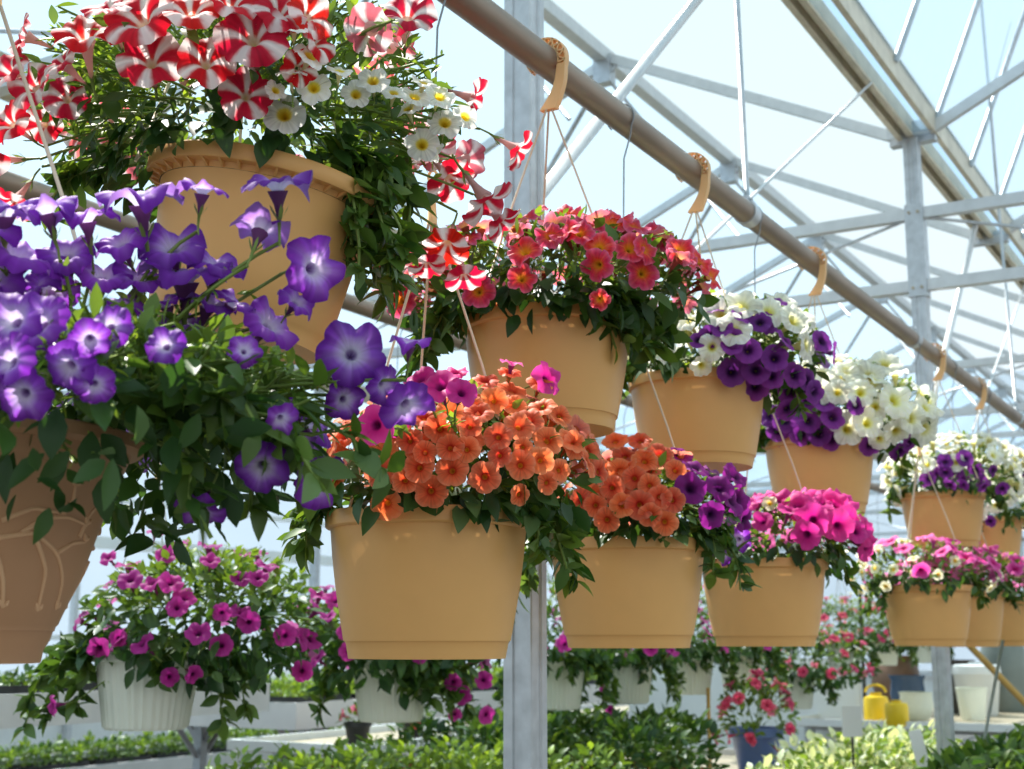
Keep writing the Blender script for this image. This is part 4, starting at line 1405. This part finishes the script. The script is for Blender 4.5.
def tray(loc, w, l, label, n, leaf, h, group, **kw):
    root = empty('seedling_tray', loc)
    tag(root, label, 'seedling tray', group)
    x, y, z = loc
    mb = MB(loc)
    mb.box((x - w / 2, y - l / 2, z), (x + w / 2, y + l / 2, z + .006))
    for (a, b, c, d) in ((-w / 2, -w / 2 + .006, -l / 2, l / 2), (w / 2 - .006, w / 2, -l / 2, l / 2), (-w / 2, w / 2, -l / 2, -l / 2 + .006), (-w / 2, w / 2, l / 2 - .006, l / 2)):
        mb.box((x + a, y + c, z), (x + b, y + d, z + .065))
    for k in range(1, 6):
        mb.box((x - w / 2, y - l / 2 + l * k / 6 - .003, z), (x + w / 2, y - l / 2 + l * k / 6 + .003, z + .06))
    for k in range(1, 3):
        mb.box((x - w / 2 + w * k / 3 - .003, y - l / 2, z), (x - w / 2 + w * k / 3 + .003, y + l / 2, z + .06))
    mb.build('tray', M_DARK, root)
    mf = MB(loc)
    for i in range(3):
        for j in range(6):
            c = (x - w / 2 + w * (i + .5) / 3, y - l / 2 + l * (j + .5) / 6, z + .05)
            bush(mf, c, .08, h * rng.uniform(.8, 1.2), n, leaf, **kw)
    mf.build('foliage', [M_LEAF, M_STEM], root, smooth=True, colour=True)
    return root


bench('plant_bench', -5.55, -4.24, 1.2, 5.06, 1.05, .125, 'grey-white plant bench with diagonal leg braces behind the largest white basket', step=1.75)
bench('plant_bench', -6.25, -5.0, 6.2, 17.5, .9, .15, 'long grey-white plant bench with seedling trays, running back left of the post', step=2.4)
bench('plant_bench', -8.7, -7.5, 2.5, 18, .38, .1, 'low plant bench along the far left wall under green seedlings', step=2.4, strutted=False)
bench('display_table', -3.35, -2.1, 3.2, 7.3, .66, .06, 'low table under the white baskets holding leafy pot plants', step=1.3, strutted=False, mat=M_BOARD, cat='table')
bench('display_table', -2.0, -1.48, 4.3, 7.2, .62, .06, 'narrow low table of white-and-green plants left of the far post', step=1.3, strutted=False, cat='table')
bench('display_table', -1.3, -.35, 4.9, 8.2, .58, .06, 'low table of dark green plants at the bottom right', step=1.3, strutted=False, cat='table')
bench('display_table', -3.2, -.9, 9.3, 11.9, .72, .05, 'white-topped table of yellow containers and large pots in the distance', step=2, strutted=False, mat=M_WHITE, cat='table')
bench('potting_table', -4.75, -3.95, 5.35, 6.9, .76, .05, 'small white table with a brown crate beneath, below the long bench', step=1.3, strutted=False, mat=M_WHITE, cat='table')

tr = []
t0 = tray((-4.52, 4.65, 1.015), .5, .52, 'black tray of short dark seedlings on the braced bench', 16, .045, .06, 'trays on the braced bench', lime=.25)
for k in range(1, 6):
    copy_tree(t0, (-4.52, 4.65 - .56 * k, 1.015))
t1 = tray((-5.28, 6.5, .865), .5, .52, 'black tray of bright green seedlings along the front of the long bench', 22, .06, .13, 'trays on the long bench', lime=.75)
for k in range(1, 13):
    copy_tree(t1, (-5.28, 6.5 + .56 * k, .865))
t2 = tray((-7.8, 3.2, .345), .52, .54, 'black tray of green seedlings on the low bench by the left wall', 20, .07, .14, 'trays on the wall bench', lime=.3)
for k in range(1, 12):
    copy_tree(t2, (-7.8, 3.2 + .6 * k, .345))

# leafy pots on the table under the white baskets
protos = [potted('potted_plant', (-2.3, 3.5, .625), .065, .11, M_DARK, 'bright green leafy pot plant in black pot on low table', 'potted plant', .13, .15, 150, .05, 'bright green pot plants on the low table', lime=.5),
          potted('potted_plant', (-2.3, 5.0, .625), .065, .11, M_TERRA, 'dark green bushy plant in terracotta pot on low table', 'potted plant', .15, .23, 170, .06, 'dark green terracotta pots on the low table', lime=.08)]
first = [True, True]
for i, yy in enumerate(np.arange(3.7, 6.2, .27)):
    for j, xx in enumerate((-2.28, -2.6, -2.92, -3.2)):
        k = 0 if yy < 4.7 else 1
        if yy > (5.45 if j == 0 else 5.9):
            continue
        loc = (xx + rnd.uniform(-.03, .03), yy + rnd.uniform(-.03, .03), .625)
        if first[k]:
            protos[k].location = loc; first[k] = False; o = protos[k]
        else:
            o = copy_tree(protos[k], loc)
        o.rotation_euler = (0, 0, rnd.uniform(0, 6.2))
pw = potted('potted_plant', (-1.6, 4.6, .585), .06, .1, M_DARK, 'white-and-lime variegated plant on the narrow table', 'potted plant', .14, .17, 150, .05, 'variegated plants on the narrow table', lime=.55, white=.45)
n_ = 0
for yy in np.arange(4.5, 7.1, .26):
    for xx in (-1.62, -1.86):
        if xx < -1.8 and yy < 5.4:
            continue
        loc = (xx, yy + rnd.uniform(-.03, .03), .585)
        if n_ == 0:
            pw.location = loc
        else:
            copy_tree(pw, loc).rotation_euler = (0, 0, rnd.uniform(0, 6))
        n_ += 1
pd = potted('potted_plant', (-.6, 5.2, .545), .07, .11, M_DARK, 'dark leafy plant in black pot on the bottom right table', 'potted plant', .17, .22, 150, .07, 'dark plants on the bottom right table', lime=.12)
n_ = 0
for yy in np.arange(5.1, 8.1, .32):
    for xx in (-.55, -.85, -1.14):
        loc = (xx, yy + rnd.uniform(-.03, .03), .545)
        if n_ == 0:
            pd.location = loc
        else:
            copy_tree(pd, loc).rotation_euler = (0, 0, rnd.uniform(0, 6))
        n_ += 1

pb = P(757, 760, 6.75)
potted('potted_petunia', (pb[0], pb[1], .625), .13, .21, M_BLUE, 'blue glazed pot of rose pink petunias in front of the white partition', 'potted plant', .2, .3, 260, .05, lime=.3, blooms=('rose', 26, 1.0))

# partition and things on the far table
mb = MB((-3.7, 10, 0))
mb.box((-4.7, 9.98, 0), (-2.86, 10.02, 1.12))
for x in (-4.7, -3.8, -2.9):
    mb.box((x, 9.96, 0), (x + .04, 9.985, 1.12))
tag(mb.build('partition', M_WHITE), 'white low partition panel behind the blue pot', 'partition')
mb = MB((-2.82, 9.95, 0))
mb.tube([(-2.82, 9.95, 0), (-2.82, 9.95, 1.6)], .014, 8)
mb.box((-2.9, 9.87, 0), (-2.74, 10.03, .01))
tag(mb.build('pole', M_DARK, smooth=False), 'thin black pole at the right end of the white partition', 'pole')


def vessel(name, px, Y, prof, mat, label, cat, z=.72, handle=False, lid=None):
    p = P(px, 700, Y)
    loc = np.array([p[0], p[1], z])
    root = empty(name, loc)
    tag(root, label, cat)
    mb = MB(loc)
    mb.lathe(prof, loc, 32)
    mb.build('body', mat, root, angle=40)
    if lid:
        r, z0, m = lid
        ml = MB(loc)
        ml.lathe([(r, z0), (r * 1.04, z0), (r * 1.04, z0 + .03), (r * .9, z0 + .04), (.3 * r, z0 + .045), (.3 * r, z0 + .06), (.001, z0 + .06)], loc, 32)
        ml.build('lid', m, root, angle=40)
    if handle:
        mh = MB(loc)
        t = np.linspace(0, PI, 10)
        h = prof[-1][1]
        mh.tube([(loc[0] + .07 * math.cos(q), loc[1], loc[2] + h + .05 * math.sin(q)) for q in t], .009, 8)
        mh.build('handle', mat, root, smooth=True)
    return root


vessel('canister', 876, 9.6, [(.075, 0), (.085, .01), (.085, .16), (.075, .18), (.04, .19), (.04, .21)], M_YELLOW, 'yellow canister with loop handle, left of the yellow pair', 'canister', z=.685, handle=True)
vessel('canister', 896, 9.3, [(.07, 0), (.078, .01), (.078, .13), (.07, .15), (.035, .155), (.035, .17)], M_YELLOW, 'shorter yellow canister, right of the yellow pair', 'canister', z=.685)
vessel('glazed_pot', 908, 10.6, [(.08, 0), (.10, .02), (.13, .16), (.12, .26), (.14, .30), (.12, .3)], plain('navy_glaze', srgb(60, 82, 110), .25), 'dark blue glazed pot behind the yellow canisters', 'pot', z=.685)
vessel('glazed_pot', 916, 9.9, [(.06, 0), (.09, .02), (.12, .1), (.11, .18), (.12, .2), (.1, .2)], M_WHITEPOT, 'small white pot between the yellow canisters and far post', 'pot', z=.685)
vessel('urn', 897, 11.4, [(.10, 0), (.14, .03), (.2, .22), (.18, .36), (.14, .4), (.17, .44), (.14, .44)], M_BROWN, 'round brown urn behind the yellow canisters', 'urn', z=.685)
vessel('urn', 958, 11.0, [(.09, 0), (.12, .03), (.17, .2), (.15, .34), (.12, .38), (.15, .41), (.12, .41)], plain('slate_glaze', srgb(92, 88, 84), .4), 'dark grey urn just right of the far post', 'urn', z=.685)
vessel('bucket', 978, 10.6, [(.13, 0), (.14, .01), (.17, .30), (.18, .31), (.18, .34), (.16, .34)], M_WHITE, 'large white bucket right of the dark grey urn', 'bucket', z=.685, lid=(.17, .34, M_WHITE))
vessel('bucket', 972, 10.0, [(.08, 0), (.085, .01), (.105, .2), (.11, .21), (.11, .23), (.1, .23)], M_WHITEPOT, 'small white bucket in front of the large one', 'bucket', z=.685)
vessel('barrel', 1006, 11.2, [(.16, 0), (.17, .02), (.19, .2), (.19, .32), (.17, .5), (.16, .52)], M_GREYG, 'grey barrel right of the white buckets', 'barrel', z=.685, lid=(.16, .52, M_GREYG))

# stakes, signs and sticks
def stick(name, pts, r, mat, label, cat):
    org = np.array(pts[-1])
    mb = MB(org)
    mb.tube(pts, r, 8)
    return tag(mb.build(name, mat, smooth=True), label, cat)


a, b = P(966, 642, 8.4), P(1028, 706, 8.2)
d = b - a
e = a + d * (a[2] / -d[2])
stick('wooden_pole', [a, (a + e) / 2, e], .02, M_WOOD, 'yellowish wooden pole leaning down to the right behind the lower pots', 'pole')
a = P(1003, 640, 5.6)
b = P(979, 768, 5.6)
stick('steel_rod', [a, b, (b[0] - .02, b[1], .0)], .007, M_GALV, 'thin grey steel rod standing near the right edge', 'rod')
a = P(708, 688, 6.0)
stick('bamboo_stake', [a, (a[0], a[1], .9), (a[0], a[1], .625)], .008, M_WOOD, 'tan bamboo stake standing beside the blue pot', 'stake')


def sign(loc, w, h, stake, tilt, label, mat=M_LABEL):
    root = empty('plant_label', loc)
    tag(root, label, 'plant label')
    root.rotation_euler = (0, tilt, PHI)
    org = np.array(loc)
    mb = MB((0, 0, 0))
    mb.box((-w / 2, -.004, stake), (w / 2, .004, stake + h))
    mb.build('label_board', mat, root)
    mb = MB((0, 0, 0))
    mb.tube([(0, .006, 0), (0, .006, stake + h * .6)], .005, 6)
    mb.build('stake', M_DARK, root)


p = P(853, 745, 5.35)
sign((p[0], p[1], .585), .075, .115, p[2] - .585 + .03, 0, 'small grey plant label on a black stake among variegated plants')
p = P(928, 745, 5.5)
sign((p[0] + .02, p[1], .58), .05, .17, .16, -.22, 'narrow white leaning plant label left of the far post', M_WHITE)
p = P(648, 768, 4.9)
sign((p[0], p[1], .6), .14, .06, .13, .1, 'wide white plant label among the terracotta pots', M_WHITE)

# under and on the small white table
loc = (-4.35, 6.0, 0)
root = empty('crate', loc)
tag(root, 'brown slatted crate under the small white table', 'crate')
for k in range(4):
    for (x0, x1, y0, y1) in ((-.28, .28, -.4, -.385), (-.28, .28, .385, .4), (-.28, -.265, -.4, .4), (.265, .28, -.4, .4)):
        pass
for side, (x0, x1, y0, y1) in {'front': (-.28, .28, -.4, -.385), 'back': (-.28, .28, .385, .4), 'left': (-.28, -.265, -.385, .385), 'right': (.265, .28, -.385, .385)}.items():
    mb = MB(loc)
    for k in range(4):
        mb.box((loc[0] + x0, loc[1] + y0, .16 + .12 * k), (loc[0] + x1, loc[1] + y1, .26 + .12 * k))
    mb.box((loc[0] + x0, loc[1] + y0, 0), (loc[0] + x0 + .03, loc[1] + y0 + .015, .62))
    mb.box((loc[0] + x1 - .03, loc[1] + y1 - .015, 0), (loc[0] + x1, loc[1] + y1, .62))
    mb.build('side_panel', M_TERRA, root)
mb = MB(loc)
mb.box((loc[0] - .265, loc[1] - .385, .14), (loc[0] + .265, loc[1] + .385, .155))
mb.build('bottom_panel', M_TERRA, root)
potted('potted_plant', (-4.2, 5.7, .725), .07, .12, M_DARK, 'black pot with red blooms on the small white table, nearer one', 'potted plant', .1, .1, 70, .04, lime=.2, blooms=('rose', 6, .9))
potted('potted_plant', (-4.2, 6.2, .725), .07, .12, M_DARK, 'black pot of red blooms on the small white table, farther one', 'potted plant', .1, .1, 70, .04, lime=.2, blooms=('coral', 6, .9))


# ------------------------------------------------------------------ light, sky, camera
w = bpy.data.worlds.new('sky')
scene.world = w
w.use_nodes = True
nt = w.node_tree
nt.nodes.clear()
out = nt.nodes.new('ShaderNodeOutputWorld')
bg = nt.nodes.new('ShaderNodeBackground')
tc = nt.nodes.new('ShaderNodeTexCoord')
sx = nt.nodes.new('ShaderNodeSeparateXYZ')
cr = nt.nodes.new('ShaderNodeValToRGB')
nt.links.new(tc.outputs['Generated'], sx.inputs[0])
nt.links.new(sx.outputs['Z'], cr.inputs['Fac'])
cr.color_ramp.elements[0].position = 0.0
cr.color_ramp.elements[0].color = (.86, .93, 1.0, 1)
cr.color_ramp.elements[1].position = .7
cr.color_ramp.elements[1].color = (.70, .95, 1.0, 1)
nt.links.new(cr.outputs['Color'], bg.inputs['Color'])
bg.inputs['Strength'].default_value = 1.0
nt.links.new(bg.outputs[0], out.inputs['Surface'])

sun = bpy.data.lights.new('sun', 'SUN')
sun.energy = 10.0
sun.angle = math.radians(.6)
sun.color = (1.0, .955, .88)
so = bpy.data.objects.new('sun', sun)
COL.objects.link(so)
to_sun = Vector((-.45, .25, .85)).normalized()
so.rotation_mode = 'QUATERNION'
so.rotation_quaternion = Vector((0, 0, 1)).rotation_difference(to_sun)
so.location = (0, 0, 12)

cam = bpy.data.cameras.new('camera')
cam.sensor_width = 36.0
cam.lens = F_PX / 1024 * 36.0
cam.clip_start = .05
cam.clip_end = 200
cam.dof.use_dof = True
cam.dof.focus_distance = 1.8
cam.dof.aperture_fstop = cam.lens / 5.6
co = bpy.data.objects.new('camera', cam)
COL.objects.link(co)
co.location = (0, 0, CAM_Z)
co.rotation_euler = (PI / 2 + PITCH, 0, PHI)
scene.camera = co

scene.view_settings.view_transform = 'Standard'
scene.view_settings.look = 'None'
scene.view_settings.exposure = 0.17
scene.view_settings.gamma = 1.0
scene.view_settings.use_curve_mapping = False
scene.cycles.use_denoising = True
scene.cycles.max_bounces = 8
scene.cycles.transparent_max_bounces = 16
scene.cycles.diffuse_bounces = 4
